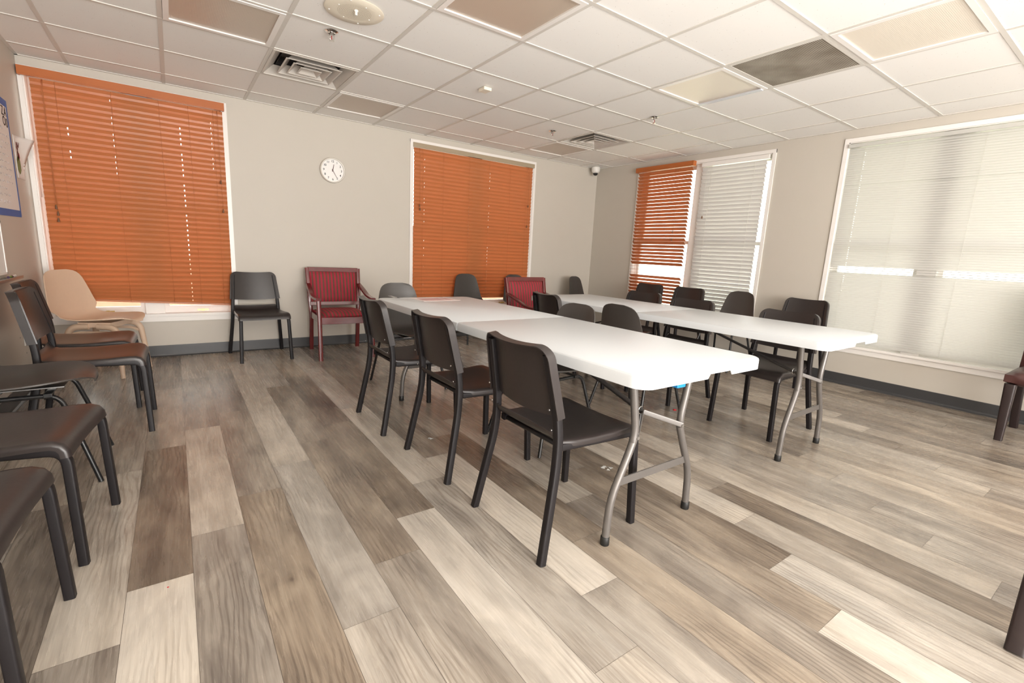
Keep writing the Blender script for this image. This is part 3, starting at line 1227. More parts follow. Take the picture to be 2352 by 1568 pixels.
blind(FR_, 'wide cream mini blind with thin closed slats on the big right window',
      -3.400, -1.805, 2.225, 0.41, 0.0205, 0.025, tilt4, 0.0, 'slat_cream', 'cord_white',
      [-3.25, -2.75, -2.25, -1.93], headrail=(2.230, 2.262, 'slat_cream', -3.44, -1.795), thick=0.0009, curved=0.0028, holes=[(-1.935, 0.002, 0.9, 2.2, 0.75)],
      rail_mat='slat_cream', railh=0.014)

# ------------------------------------------------------------------ outside
mb = MB()
mb.box((-30, -30, -0.45), (60, 60, -0.30))
tag(mb.build('ground', 'concrete_out'), kind='structure')
mb = MB()
mb.box((9.5, -14, -0.30), (30, 14, -0.22))
tag(mb.build('lawn', 'grass_out'), kind='structure')
mb = MB()
mb.box((XR + WT, -9.0, 2.62), (XR + WT + 1.5, YB + WT, 2.80))
tag(mb.build('right_sky_blocker', 'trim_white'), kind='structure')  # unseen slab added to keep sky light off the right windows' upper slats
mb = MB()
mb.box((-3.0, YB + WT, 2.62), (XR + WT + 1.5, YB + WT + 1.9, 2.80))
tag(mb.build('back_sky_blocker', 'trim_white'), kind='structure')  # unseen slab added to cut the sky light on the back windows
mb = MB()
mb.box((-4, 7.5, -0.30), (9, 7.8, 0.75))
o = mb.build('brick_garden_wall', 'brick_out')
tag(o, 'low brick wall outside beyond the orange blinds', 'wall')


# ------------------------------------------------------------------ chairs
def stacking_chair():
    """straight-legged plastic stacking chair; local +X is the way it faces"""
    t_ = empty('stacking_chair')
    # seat
    rows = [(-0.203, 0.482, -1.0, .12, .176), (-0.199, 0.467, -1.0, .3, .182), (-0.186, 0.454, -0.7, .75, .190), (-0.160, 0.446, -0.25, .97, .196),
            (-0.10, 0.441, 0, 1, .204), (0.0, 0.438, 0, 1, .210), (0.09, 0.441, 0, 1, .214), (0.165, 0.446, 0, 1, .217), (0.205, 0.445, .25, .97, .218),
            (0.232, 0.434, .7, .7, .219), (0.246, 0.414, .95, .3, .220), (0.250, 0.390, 1, .08, .220)]
    cs = [(-1, -.026), (-1, -.014), (-.992, -.006), (-.965, -.001), (-.90, 0), (-.6, -.0035), (-.3, -.006), (0, -.007)]
    cs = cs + [(-a, d) for a, d in cs[-2::-1]]
    grid = []
    for (x, z, nx, nz, w) in rows:
        l = math.hypot(nx, nz)
        nx, nz = nx / l, nz / l
        sk = 0.35 if nx < -0.7 else 1.0
        row = []
        for a, d in cs:
            if abs(a) > .95:
                d = d * sk
            row.append((x + nx * d, a * w, z + nz * d))
        grid.append(row[::-1])
    mb = MB()
    mb.sheet([r[::-1] for r in grid], 0.0045)
    mb.build('seat', 'plastic_brown', t_, True, 50)
    # backrest: concave panel with flanges wrapping the uprights
    n_u = 16
    grid = []
    cr_, zt_, zb_ = 0.050, 0.803, 0.542
    rows_ = [(zb_ + (zt_ - cr_ - zb_) * q / 6, 0.0) for q in range(7)]
    rows_ += [(zt_ - cr_ + cr_ * math.sin(R(a)), cr_ * (1 - math.cos(R(a)))) for a in (15, 30, 45, 58, 70, 80, 88)]
    n_v = len(rows_) - 1
    for zc, inset in rows_:
        row = []
        v = (zc - 0.515) / 0.287
        wid = 0.219 - 0.028 * v - inset
        xb = -0.188 - 0.058 * v
        wfull = 0.219 - 0.028 * v
        for iu in range(n_u + 1):
            a = -1 + 2 * iu / n_u
            f_ = a * wid / wfull
            bow = -0.032 * (1 - f_ * f_)
            zz = zc - 0.012 * (1 - f_ * f_)
            row.append((xb + bow + 0.013, a * wid, zz))
        grid.append(row)
    mb = MB()
    mb.sheet(grid, 0.0055)
    # flange around the sides and top: strip going backwards from the rim
    rim = [grid[i][0] for i in range(0, n_v + 1)] + [grid[n_v][j] for j in range(1, n_u)] + [grid[i][n_u] for i in range(n_v, -1, -1)]
    rim = [Vector(p) for p in rim]
    back = [p + Vector((-0.033, 0, -0.005)) for p in rim]
    mb.sheet([rim, back], 0.0045)
    mb.build('backrest', 'plastic_brown', t_, True, 42)
    for s in (-1, 1):
        # front leg with the side rail under the seat
        p = path([(0.247, s * 0.213, 0.0), (0.234, s * 0.199, 0.408), (-0.165, s * 0.186, 0.418)], 0.05, 6)
        mb = MB()
        mb.tube(p, 0.0142, prof=SQ, up=(1, 0, 0))
        mb.build('leg', 'metal_brown', t_, True, 40)
        # rear leg rising into the back upright
        p = path([(-0.262, s * 0.236, 0.0), (-0.192, s * 0.205, 0.36), (-0.187, s * 0.199, 0.50), (-0.243, s * 0.176, 0.77)], 0.07, 6)
        mb = MB()
        mb.tube(p, 0.0148, prof=SQ, up=(1, 0, 0))
        mb.build('leg', 'metal_brown', t_, True, 40)
    for x_, y_ in ((-0.15, 0.19), (0.15, 0.195)):
        mb = MB()
        mb.tube([(x_, -y_, 0.414), (x_, y_, 0.414)], 0.010, 10)
        mb.build('crossbar', 'metal_brown', t_, True)
    for s in (-1, 1):
        for z_ in (0.575, 0.497):
            mb = MB()
            mb.lathe([(0.0042, 0), (0.0038, 0.0015), (0, 0.002)], 10,
                     Matrix.Translation((-0.2165 - 0.2 * (z_ - 0.475), s * 0.196, z_)) @ Matrix.Rotation(R(-90), 4, 'Y'))
            mb.build('screw', 'zinc', t_, True, 40)
    return t_


def shell_profile(bw):
    pr = []
    W0 = 0.236
    for x, z in ((.244, .424), (.2435, .430), (.240, .438), (.232, .445), (.220, .450), (.200, .4535), (.17, .453), (.13, .449), (.085, .444), (.03, .438)):
        k = max(0.0, (x - 0.03) / 0.2145)
        pr.append((x, z, max(0.045, W0 * (1 - k ** 2.5) ** 0.5)))
    pr += [(-.05, .433, .236), (-.12, .436, .232), (-.170, .450, .224), (-.205, .480, .215)]
    for x, z, w in ((-.222, .525, .200), (-.233, .58, .188), (-.243, .64, .176), (-.253, .70, .163), (-.260, .745, .152), (-.265, .772, .140), (-.268, .790, .126),
                    (-.270, .803, .106), (-.2715, .811, .082), (-.272, .816, .050)):
        pr.append((x, z, w * bw))
    return pr


def shell_mesh(t_, mat, flare=1.0, bw=1.0):
    pr = shell_profile(bw)
    grid = []
    n_u = 18
    for i, (x, z, w) in enumerate(pr):
        p0, p1 = pr[max(0, i - 1)], pr[min(len(pr) - 1, i + 1)]
        tx, tz = p1[0] - p0[0], p1[1] - p0[1]
        l = math.hypot(tx, tz)
        nx, nz = tz / l, -tx / l       # towards the sitter
        k = math.sin(PI * min(1, max(0, (i - 1) / (len(pr) - 3))))
        row = []
        for j in range(n_u + 1):
            a = -1 + 2 * j / n_u
            lift = (0.036 * k * flare) * abs(a) ** 2.6
            edge = -0.0
            row.append((x + nx * lift, a * w, z + nz * lift))
        grid.append(row)
    mb = MB()
    mb.sheet(grid[::-1], 0.006)
    return mb.build('shell', mat, t_, True, 60)


def shell_chair():
    """one-piece plastic shell on a bent tube frame"""
    t_ = empty('shell_chair')
    shell_mesh(t_, 'shell_grey')
    for s in (-1, 1):
        for f in (-1, 1):
            p = path([(f * 0.245, s * 0.232, 0.0), (f * 0.135, s * 0.175, 0.408), (0.0, s * 0.172, 0.408)], 0.055, 6)
            mb = MB()
            mb.tube(p, 0.0102, 12)
            mb.build('leg', 'tube_black', t_, True, 50)
    for x in (-0.07, 0.10):
        mb = MB()
        mb.box((x - 0.014, -0.175, 0.414), (x + 0.014, 0.175, 0.419))
        mb.box((x - 0.014, -0.192, 0.404), (x + 0.014, -0.172, 0.421))
        mb.box((x - 0.014, 0.172, 0.404), (x + 0.014, 0.192, 0.421))
        mb.build('bracket', 'tube_black', t_, False, None, 0.0015)
    mb = MB()
    mb.box((-0.12, -0.09, 0.4195), (0.14, 0.09, 0.424))
    mb.build('mounting_plate', 'zinc', t_)
    return t_


def beige_chair():
    t_ = empty('moulded_chair')
    shell_mesh(t_, 'shell_beige', 0.8, 1.33)
    oct_ = [(math.cos(a), math.sin(a)) for a in [2 * PI * i / 10 for i in range(10)]]
    for s in (-1, 1):
        for f in (-1, 1):
            p = path([(f * 0.190, s * 0.192, 0.0), (f * 0.160, s * 0.155, 0.395), (0.03 * f, s * 0.145, 0.400)], 0.07, 6)
            mb = MB()
            tp = [0.72 + 0.45 * min(1, q.z / 0.40) for q in p]
            mb.tube(p, 0.0205, prof=oct_, up=(1, 0, 0), taper=tp)
            mb.build('leg', 'shell_beige', t_, True, 45)
    mb = MB()
    for s in (-1, 1):
        mb.tube(path([(-0.155, s * 0.152, 0.33), (-0.10, s * 0.150, 0.352), (0.10, s * 0.150, 0.352), (0.155, s * 0.152, 0.33)], 0.03, 4), 0.011, prof=SQ, up=(0, 0, 1))
    mb.box((-0.10, -0.15, 0.392), (0.12, 0.15, 0.43))
    mb.build('underframe', 'shell_beige', t_, True, 40)
    return t_


def armchair():
    t_ = empty('upholstered_armchair')
    W_ = 0.250
    for s in (-1, 1):
        mb = MB()
        mb.tube(path([(0.285, s * W_, 0.0), (0.268, s * W_, 0.40), (0.262, s * (W_ + .004), 0.575)], 0.05, 4), 0.019, prof=SQ, up=(1, 0, 0),
                taper=None)
        mb.build('leg', 'mahogany', t_, True, 40)
        mb = MB()
        mb.tube(path([(-0.30, s * (W_ - .012), 0.0), (-0.245, s * (W_ - .012), 0.40), (-0.265, s * (W_ + .000), 0.60), (-0.318, s * (W_ + .008), 0.855)], 0.08, 6), 0.020, prof=SQ, up=(1, 0, 0))
        mb.build('leg', 'mahogany', t_, True, 40)
        # arm sweeping down from the back upright
        ap = path([(-0.285, s * (W_ + .006), 0.695), (-0.14, s * (W_ + .012), 0.655), (0.02, s * (W_ + .018), 0.600), (0.15, s * (W_ + .016), 0.590), (0.285, s * (W_ + .006), 0.590)], 0.06, 4)
        mb = MB()
        flat = [(a * 0.62, b_ * 1.25) for a, b_ in SQ]
        mb.tube(ap, 0.019, prof=flat, up=(0, 0, 1))
        mb.build('arm', 'mahogany', t_, True, 40)
    mb = MB()
    mb.box((-0.250, -W_ + .01, 0.345), (-0.226, W_ - .01, 0.415))
    mb.box((0.252, -W_ + .01, 0.350), (0.276, W_ - .01, 0.415))
    for s in (-1, 1):
        y = s * (W_ - 0.004)
        mb.box((-0.235, min(y, y - s * .022), 0.350), (0.262, max(y, y - s * .022), 0.415))
    mb.build('apron', 'mahogany', t_, False, None, 0.003)
    mb = MB()
    tilt = Matrix.Translation((-0.262, 0, 0.60)) @ Matrix.Rotation(R(-12), 4, 'Y')
    mb.box((-0.012, -W_ - .006, 0.222), (0.016, W_ + .006, 0.268), tilt)
    mb.build('top_rail', 'mahogany', t_, False, None, 0.004)
    mb = MB()
    mb.box((-0.012, -W_, -0.130), (0.014, W_, -0.090), tilt)
    mb.build('lower_rail', 'mahogany', t_, False, None, 0.004)
    # cushions
    grid = []
    for i in range(13):
        v = -1 + 2 * i / 12
        row = []
        for j in range(17):
            a = -1 + 2 * j / 16
            h = 0.030 * (1 - a ** 6) * (1 - v ** 6) + 0.004
            row.append(tilt @ Vector((h, a * (W_ - .016), 0.065 + v * 0.168)))
        grid.append(row)
    mb = MB()
    mb.sheet(grid[::-1], 0.024)
    mb.build('back_cushion', 'striped_fabric', t_, True, 60)
    grid = []
    for i in range(13):
        v = -1 + 2 * i / 12
        row = []
        for j in range(17):
            a = -1 + 2 * j / 16
            h = 0.034 * (1 - a ** 6) * (1 - v ** 6)
            row.append((0.018 + v * 0.245, a * (W_ - .022), 0.428 + h))
        grid.append(row)
    mb = MB()
    mb.sheet(grid, 0.022)
    mb.build('seat_cushion', 'striped_fabric', t_, True, 60)
    return t_


def dining_chair():
    t_ = empty('leather_dining_chair')
    W_ = 0.225
    for s in (-1, 1):
        mb = MB()
        mb.tube([(0.215, s * 0.185, 0.0), (0.208, s * 0.190, 0.40)], 0.030, prof=SQ, up=(1, 0, 0), taper=[0.72, 1.0])
        mb.build('leg', 'dark_wood', t_, True, 40)
        mb = MB()
        mb.tube(path([(-0.300, s * 0.185, 0.0), (-0.225, s * 0.190, 0.24), (-0.20, s * 0.190, 0.42)], 0.12, 5), 0.0235, prof=SQ, up=(1, 0, 0))
        mb.build('leg', 'dark_wood', t_, True, 40)

    def pad(name, mat4, hx, hy, hz, puff):
        grid = []
        vs, fs = [], []
        mbq = MB()
        n_ = 12
        for side in (1, -1):
            g_ = []
            for i in range(n_ + 1):
                v = -1 + 2 * i / n_
                row = []
                for j in range(n_ + 1):
                    a = -1 + 2 * j / n_
                    k = (1 - abs(a) ** 8) * (1 - abs(v) ** 8)
                    row.append(mat4 @ Vector((v * hx, a * hy, side * (hz * (0.55 + 0.45 * k) + puff * k))))
                g_.append(row)
            if side == 1:
                top = g_
            else:
                bot = g_
        n2_ = n_ + 1
        V_ = [p for r_ in top for p in r_] + [p for r_ in bot for p in r_]
        K = n2_ * n2_
        F_ = []
        for i in range(n_):
            for j in range(n_):
                a, b_, c, d = i * n2_ + j, i * n2_ + j + 1, (i + 1) * n2_ + j + 1, (i + 1) * n2_ + j
                F_ += [(a, b_, c, d), (K + d, K + c, K + b_, K + a)]
        for i in range(n_):
            F_ += [(i * n2_, (i + 1) * n2_, K + (i + 1) * n2_, K + i * n2_), ((i + 1) * n2_ + n_, i * n2_ + n_, K + i * n2_ + n_, K + (i + 1) * n2_ + n_)]
            F_ += [(i + 1, i, K + i, K + i + 1), (n_ * n2_ + i, n_ * n2_ + i + 1, K + n_ * n2_ + i + 1, K + n_ * n2_ + i)]
        mbq.add(V_, F_)
        return mbq.build(name, 'leather_maroon', t_, True, 60)
    pad('seat', Matrix.Translation((0.0, 0, 0.440)), 0.245, W_, 0.045, 0.012)
    pad('backrest', Matrix.Translation((-0.262, 0, 0.73)) @ Matrix.Rotation(R(-98 + 180), 4, 'Y'), 0.31, W_ - .004, 0.034, 0.010)
    return t_


SCH = 'black stacking chairs'
stack0 = stacking_chair()
shell0 = shell_chair()
used = {}


def place(proto, x, y, deg, label, cat='chair', group=None):
    o = proto if proto.name not in used else copy_tree(proto)
    used[proto.name] = 1
    o.location = (x, y, 0)
    o.rotation_euler = (0, 0, R(deg))
    tag(o, label, cat, group)
    return o


G1 = 'chairs along the left side of the front table'
place(stack0, 1.862, -2.445, 0, 'dark brown stacking chair nearest the camera at the front table', group=G1)
place(stack0, 1.845, -1.730, 1, 'dark brown stacking chair, middle of the three left of the front table', group=G1)
place(stack0, 1.795, -1.015, 0, 'dark brown stacking chair, farthest of the three left of the front table', group=G1)
place(stack0, 3.300, -0.880, -8, 'black stacking chair between the two tables, beside the far red armchair')
G2 = 'chairs pushed in along the window side of the rear table'
place(stack0, 4.045, -0.850, 180, 'black stacking chair pushed in at the far end of the rear table', group=G2)
place(stack0, 3.895, -1.485, 180, 'black stacking chair pushed in at the middle of the rear table', group=G2)
place(stack0, 3.880, -2.275, 180, 'black stacking chair pushed in at the near end of the rear table', group=G2)
G3 = 'chairs lined up against the window wall'
place(stack0, 5.400, 0.170, 180, 'black stacking chair against the narrow orange blind', group=G3)
place(stack0, 5.430, -0.400, 180, 'black stacking chair at the gap between the orange and white blinds', group=G3)
place(stack0, 5.460, -1.715, 180, 'black stacking chair against the wall left of the big cream blind', group=G3)
place(stack0, 1.222, 1.225, -87, 'black stacking chair against the back wall beside the leftmost window')
G4 = 'chairs along the left wall'
place(stack0, 0.085, 0.160, 0, 'brown stacking chair by the left wall, partly hidden, next to the beige chair', group=G4)
place(stack0, 0.165, -0.352, 0, 'brown stacking chair by the left wall with its whole backrest showing', group=G4)
place(stack0, 0.045, -1.620, -7, 'dark stacking chair by the left wall, only seat front and legs in view', group=G4)
place(stack0, -0.010, -2.235, -4, 'dark stacking chair at the lower left, only a seat corner and one leg showing', group=G4)

place(shell0, 2.385, -1.700, 186, 'dark rounded shell chair tucked under the front table, facing left', group='rounded shell chairs')
place(shell0, 3.190, -1.745, 2, 'dark rounded shell chair facing the rear table, back turned to the front table', group='rounded shell chairs')
place(shell0, 2.090, -0.300, -92, 'dark rounded shell chair at the far end of the front table', group='rounded shell chairs')
place(shell0, 3.620, 1.220, -90, 'dark rounded shell chair against the middle of the back orange blind', group='rounded shell chairs')
place(shell0, 4.380, 1.220, -90, 'dark rounded shell chair mostly hidden behind the far red armchair', group='rounded shell chairs')
place(shell0, 5.420, 1.060, -75, 'dark rounded shell chair in the far corner under the dome camera', group='rounded shell chairs')
place(shell0, 5.400, -1.060, 180, 'dark rounded shell chair in front of the right edge of the white blind', group='rounded shell chairs')
place(shell0, 0.000, -0.940, 0, 'brown rounded shell chair by the left wall between two stacking chairs', group='rounded shell chairs')

bc = beige_chair()
place(bc, 0.100, 1.040, -24, 'beige moulded plastic chair in the left corner by the orange blind')
ac = armchair()
place(ac, 1.935, 1.075, -93, 'red striped armchair standing against the back wall under the clock', 'armchair', 'red striped armchairs')
place(ac, 3.640, -0.120, -86, 'red striped armchair at the far end of the rear table', 'armchair', 'red striped armchairs')
dc = dining_chair()
place(dc, 5.38, -3.478, 180, 'maroon leather dining chair cut by the right edge under the big window', group='maroon leather chairs')
place(dc, 2.882, -3.935, 0, 'dark chair at the lower right corner, only one leg in view', group='maroon leather chairs')


# ------------------------------------------------------------------ folding tables
def folding_table(name, x, y, rz, label):
    t_ = empty(name, (x, y, 0), rz)
    tag(t_, label, 'table', 'white folding tables')
    hw, hl, zt, zb = 0.38, 1.222, 0.740, 0.695
    for e_ in (-1, 1):
        # outline of one half: hinge edge at y=0.002
        r_ = 0.060
        pts = [(-hw + .004, 0.0016, zb), (-hw, 0.006, zb)]
        cxy = hl - r_
        for k in range(9):
            a = PI - (PI / 2) * k / 8
            pts.append((-hw + r_ + r_ * math.cos(a), cxy + r_ * math.sin(a), zb))
        nt_ = 0.712
        n0, n1 = (-0.005, 0.130) if e_ == -1 else (-0.130, 0.005)
        pts += [(n0 - .012, hl, zb), (n0, hl, nt_), (n1, hl, nt_), (n1 + .012, hl, zb)]
        for k in range(9):
            a = PI / 2 - (PI / 2) * k / 8
            pts.append((hw - r_ + r_ * math.cos(a), cxy + r_ * math.sin(a), zb))
        pts += [(hw, 0.006, zb), (hw - .004, 0.0016, zb)]

        def ins(p, d):
            x_, y_ = p[0], p[1]
            cx_ = max(-hw + r_, min(hw - r_, x_))
            cy_ = min(cxy, y_)
            vx, vy = x_ - cx_, y_ - cy_
            l = math.hypot(vx, vy)
            if l < 1e-6:
                return x_, y_ + (d * 0.4 if y_ < 0.01 else 0)
            if y_ < 0.01:
                return x_ - math.copysign(d, x_), y_
            return x_ - vx / l * d, y_ - vy / l * d
        n_ = len(pts)
        rings = []
        for (d, zf) in ((0.0, None), (0.0, zt - 0.009), (0.0022, zt - 0.0035), (0.009, zt)):
            ring = []
            for p in pts:
                xx, yy = ins(p, d)
                ring.append((xx, yy * e_, p[2] if zf is None else zf))
            rings.append(ring)
        inner = []
        for (d, zf) in ((0.0035, None), (0.006, 0.722)):
            ring = []
            for p in pts:
                xx, yy = ins(p, d)
                ring.append((xx, yy * e_, p[2] if zf is None else zf))
            inner.append(ring)
        vs = [v for rg in rings for v in rg] + [v for rg in inner for v in rg]
        fs = []

        def strip(a, bb):
            for i in range(n_):
                j = (i + 1) % n_
                fs.append((a * n_ + i, a * n_ + j, bb * n_ + j, bb * n_ + i))
        strip(0, 1), strip(1, 2), strip(2, 3)
        strip(4, 0), strip(5, 4)
        fs.append(tuple(3 * n_ + i for i in range(n_)))
        fs.append(tuple(5 * n_ + i for i in range(n_ - 1, -1, -1)))
        link_mesh('tabletop_half', vs, fs, 'table_white', t_, True, 35)
    for e_ in (-1, 1):
        yl = e_ * (hl - 0.200)
        for s in (-1, 1):
            p = path([(s * 0.262, yl - e_ * 0.0, 0.018), (s * 0.252, yl, 0.19), (s * 0.160, yl, 0.385), (s * 0.140, yl, 0.44), (s * 0.195, yl, 0.712)], 0.06, 6)
            mb = MB()
            mb.tube(p, 0.0155, 16)
            lg = mb.build('leg', 'table_leg_grey', t_, True, 50)
            mb = MB()
            mb.lathe([(0.0165, 0.0), (0.0185, 0.003), (0.0180, 0.034), (0.0165, 0.036)], 18, Matrix.Translation((s * 0.2623, yl, 0)))
            mb.build('foot_cap', 'rubber_black', lg, True, 40)
            mb = MB()
            mb.lathe([(0.008, 0.0), (0.007, 0.004), (0, 0.005)], 10, Matrix.Translation((s * 0.143, yl + e_ * 0.0150, 0.425)) @ Matrix.Rotation(R(-90 * e_), 4, 'X'))
            mb.build('bolt', 'zinc', lg, True, 40)
        mb = MB()
        mb.tube([(-0.25, yl, 0.706), (0.25, yl, 0.706)], 0.0125, 12)
        mb.build('pivot_bar', 'table_leg_grey', t_, True, 50)
        mb = MB()
        mb.box((-0.222, yl - 0.003, 0.235), (0.222, yl + 0.003, 0.268))
        mb.build('lower_crossbar', 'table_leg_grey', t_, False, None, 0.001)
        # folding brace to the middle of the top
        y0_, y1_ = e_ * 0.10, yl - e_ * 0.085
        mb = MB()
        flat = [(a * 0.5, b_ * 1.15) for a, b_ in SQ]
        mb.tube([(0.0, y0_, 0.722), (0.0, y0_ + e_ * 0.10, 0.695), (0.0, y1_, 0.478)], 0.012, prof=flat, up=(0, 0, 1))
        br = mb.build('brace', 'brace_dark', t_, True, 40)
        mb = MB()
        mb.tube([(0.013 * math.cos(a), y1_ - e_ * 0.012, 0.483 + 0.016 * math.sin(a)) for a in [2 * PI * i / 16 for i in range(17)]], 0.0022, 8)
        mb.build('locking_ring', 'chrome', br, True)
        for s in (-1, 1):
            mb = MB()
            mb.tube([(0.0, y1_ + e_ * .004, 0.480), (s * 0.142, yl + e_ * 0.016, 0.428)], 0.0105, prof=[(a, b_ * .22) for a, b_ in SQ], up=(0, 0, 1))
            mb.build('brace_link', 'table_leg_grey', br, True, 40)
    mb = MB()
    for s in (-1, 1):
        mb.box((s * 0.365 - .006, -1.0, 0.700), (s * 0.365 + .006, -0.012, 0.722))
        mb.box((s * 0.365 - .006, 0.012, 0.700), (s * 0.365 + .006, 1.0, 0.722))
    mb.box((-0.37, -0.010, 0.703), (0.37, 0.010, 0.722))
    mb.build('side_rail', 'table_leg_grey', t_)
    return t_


folding_table('folding_table', 2.152, -1.690, R(0.3), 'long white folding table in front, three brown chairs along its left side')
folding_table('folding_table', 3.610, -1.640, R(1.2), 'long white folding table behind, nearer the bright windows')

# papers lying on the front table
mb = MB()
mb.box((-0.155, -0.105, 0.0), (0.155, 0.105, 0.0012))
pp = mb.build('printed_sheet', 'paper_pink')
pp.location = (2.16, -0.64, 0.7402)
pp.rotation_euler = (0, 0, R(4))
tag(pp, 'pinkish printed sheet lying on the far end of the front table', 'paper')
mb = MB()
mb.box((-0.12, -0.075, 0.0012), (0.12, -0.045, 0.0016))
mb.box((-0.12, -0.030, 0.0012), (0.06, 0.070, 0.0016))
mb.box((0.075, -0.030, 0.0012), (0.125, 0.070, 0.0016))
mb.build('print', 'print_pink', pp)
mb = MB()
mb.box((-0.19, -0.012, 0.0), (0.19, 0.012, 0.0012))
mb.box((-0.20, -0.012, 0.0), (-0.17, 0.15, 0.0012))
pq = mb.build('clear_folder', 'clear_sheet')
pq.location = (2.10, -0.505, 0.7402)
tag(pq, 'greyish see-through strip of film behind the printed sheet on the table', 'plastic film')

# small unidentified blue object under the near end of the front table
mb = MB()
mb.box((-0.024, -0.018, 0.0), (0.024, 0.018, 0.042))
bt = mb.build('blue_object', 'blue_plastic', None, False, None, 0.004)
bt.location = (2.018, -2.872, 0.672)
tag(bt, 'small unidentified bright blue object under the near end of the front table', 'object')

# ------------------------------------------------------------------ wall clock
def text_mesh(s, size, mat, parent, M4, extr=0.0006):
    cu = bpy.data.curves.new('txt', 'FONT')
    cu.body = s
    cu.size = size
    cu.align_x = 'CENTER'
    cu.align_y = 'CENTER'
    cu.extrude = extr
    cu.offset = size * 0.012
    tmp = bpy.data.objects.new('txt', cu)
    COL.objects.link(tmp)
    dg = bpy.context.evaluated_depsgraph_get()
    me = bpy.data.meshes.new_from_object(tmp.evaluated_get(dg))
    vs = [M4 @ v.co for v in me.vertices]
    fs = [tuple(p.vertices) for p in me.polygons]
    bpy.data.objects.remove(tmp)
    bpy.data.curves.remove(cu)
    bpy.data.meshes.remove(me)
    return vs, fs


def clock():
    t_ = empty('wall_clock', (2.004, YB, 1.868))
    tag(t_, 'round white wall clock with black numerals above the red armchair', 'clock')
    B_ = Matrix.Rotation(R(90), 4, 'X')     # local z -> -y (into the room)
    mb = MB()
    mb.lathe([(0.122, 0.001), (0.127, 0.012), (0.127, 0.030), (0.122, 0.036), (0.115, 0.034), (0.112, 0.022), (0.1118, 0.004)], 56, B_)
    mb.build('rim', 'clock_rim', t_, True, 40)
    mb = MB()
    mb.lathe([(0.113, 0.006), (0.113, 0.020), (0.0, 0.020)], 56, B_)
    mb.build('face', 'clock_face', t_, True, 40)
    mb = MB()
    for h in range(1, 13):
        a = R(90 - 30 * h)
        mm = B_ @ Matrix.Translation((0.090 * math.cos(a), 0.090 * math.sin(a), 0.0212))
        vs, fs = text_mesh(str(h), 0.030, None, None, mm)
        mb.add(vs, fs)
    mb.build('numerals', 'ink_black', t_)
    for nm, an, l_, w_, z_ in (('hour_hand', 12, 0.062, 0.0045, 0.0222), ('minute_hand', 150, 0.080, 0.0032, 0.0240)):
        mb = MB()
        r2_ = Matrix.Rotation(R(-an), 4, 'Z')
        mm = B_ @ Matrix.Translation((0, 0, z_)) @ r2_
        vs = [(-w_, -0.012, 0), (w_, -0.012, 0), (w_ * .5, l_, 0), (-w_ * .5, l_, 0)]
        vs = [mm @ Vector(v) for v in vs] + [mm @ Vector((v[0], v[1], 0.0008)) for v in vs]
        mb.add(vs, [(0, 3, 2, 1), (4, 5, 6, 7), (0, 1, 5, 4), (1, 2, 6, 5), (2, 3, 7, 6), (3, 0, 4, 7)])
        mb.build(nm, 'hand_brown', t_)
    mb = MB()
    mb.lathe([(0.006, 0.021), (0.006, 0.026), (0, 0.0265)], 16, B_)
    mb.build('pivot', 'hand_brown', t_, True, 40)


clock()


# ------------------------------------------------------------------ left wall: poster, drawing, whiteboard, outlet
def on_left(y, z, d=0.0):
    return Vector((XL + d, y, z))


def lbox(mb, y0, y1, z0, z1, d0, d1):
    mb.box((XL + d0, min(y0, y1), z0), (XL + d1, max(y0, y1), z1))


def poster():
    t_ = empty('handwritten_poster', (XL, 0.70, 1.57))
    tag(t_, 'large handwritten sheet edged with blue tape on the left wall', 'poster')
    L = t_.location
    mb = MB()
    lbox(mb, 0.33, 1.052, 1.215, 1.950, 0.0008, 0.0018)
    o = mb.build('sheet', 'paper_white', t_)
    o.location = -L
    mb = MB()
    lbox(mb, 0.30, 1.072, 1.190, 1.236, 0.0018, 0.0024)
    lbox(mb, 0.30, 1.080, 1.925, 1.972, 0.0018, 0.0024)
    lbox(mb, 1.045, 1.075, 1.20, 1.965, 0.0024, 0.0029)
    lbox(mb, 0.305, 0.335, 1.20, 1.965, 0.0024, 0.0029)
    o = mb.build('tape_border', 'tape_blue', t_)
    o.location = -L
    # the lettering at the head: outlined capitals
    mm = Matrix(((0, 0, 1, 0), (1, 0, 0, 0), (0, 1, 0, 0), (0, 0, 0, 1)))
    mb = MB()
    for (s, y, z) in (('A', 1.005, 1.885), ('0', 1.015, 1.815), ('O', 0.955, 1.820), ('Z', 0.94, 1.885)):
        vs, fs = text_mesh(s, 0.085, None, None, Matrix.Translation((XL + 0.0026, y, z)) @ mm, 0.0003)
        mb.add(vs, fs)
    o = mb.build('lettering', 'ink_black', t_)
    o.location = -L
    mb = MB()
    rnd = random.Random(3)
    for k in range(12):
        z = 1.765 - k * 0.044
        y = 0.40
        end = rnd.uniform(0.90, 1.025)
        while y < end:
            wl = rnd.uniform(0.04, 0.11)
            pts = []
            n_ = int(wl / 0.006)
            for i in range(n_):
                pts.append(on_left(y + i * 0.006, z + rnd.uniform(-0.008, 0.010), 0.0026))
            if len(pts) > 2 and y + wl < end + .02:
                mb.tube(pts, 0.0014, 5)
            y += wl + 0.02
    o = mb.build('handwriting', 'ink_grey', t_)
    o.location = -L


poster()


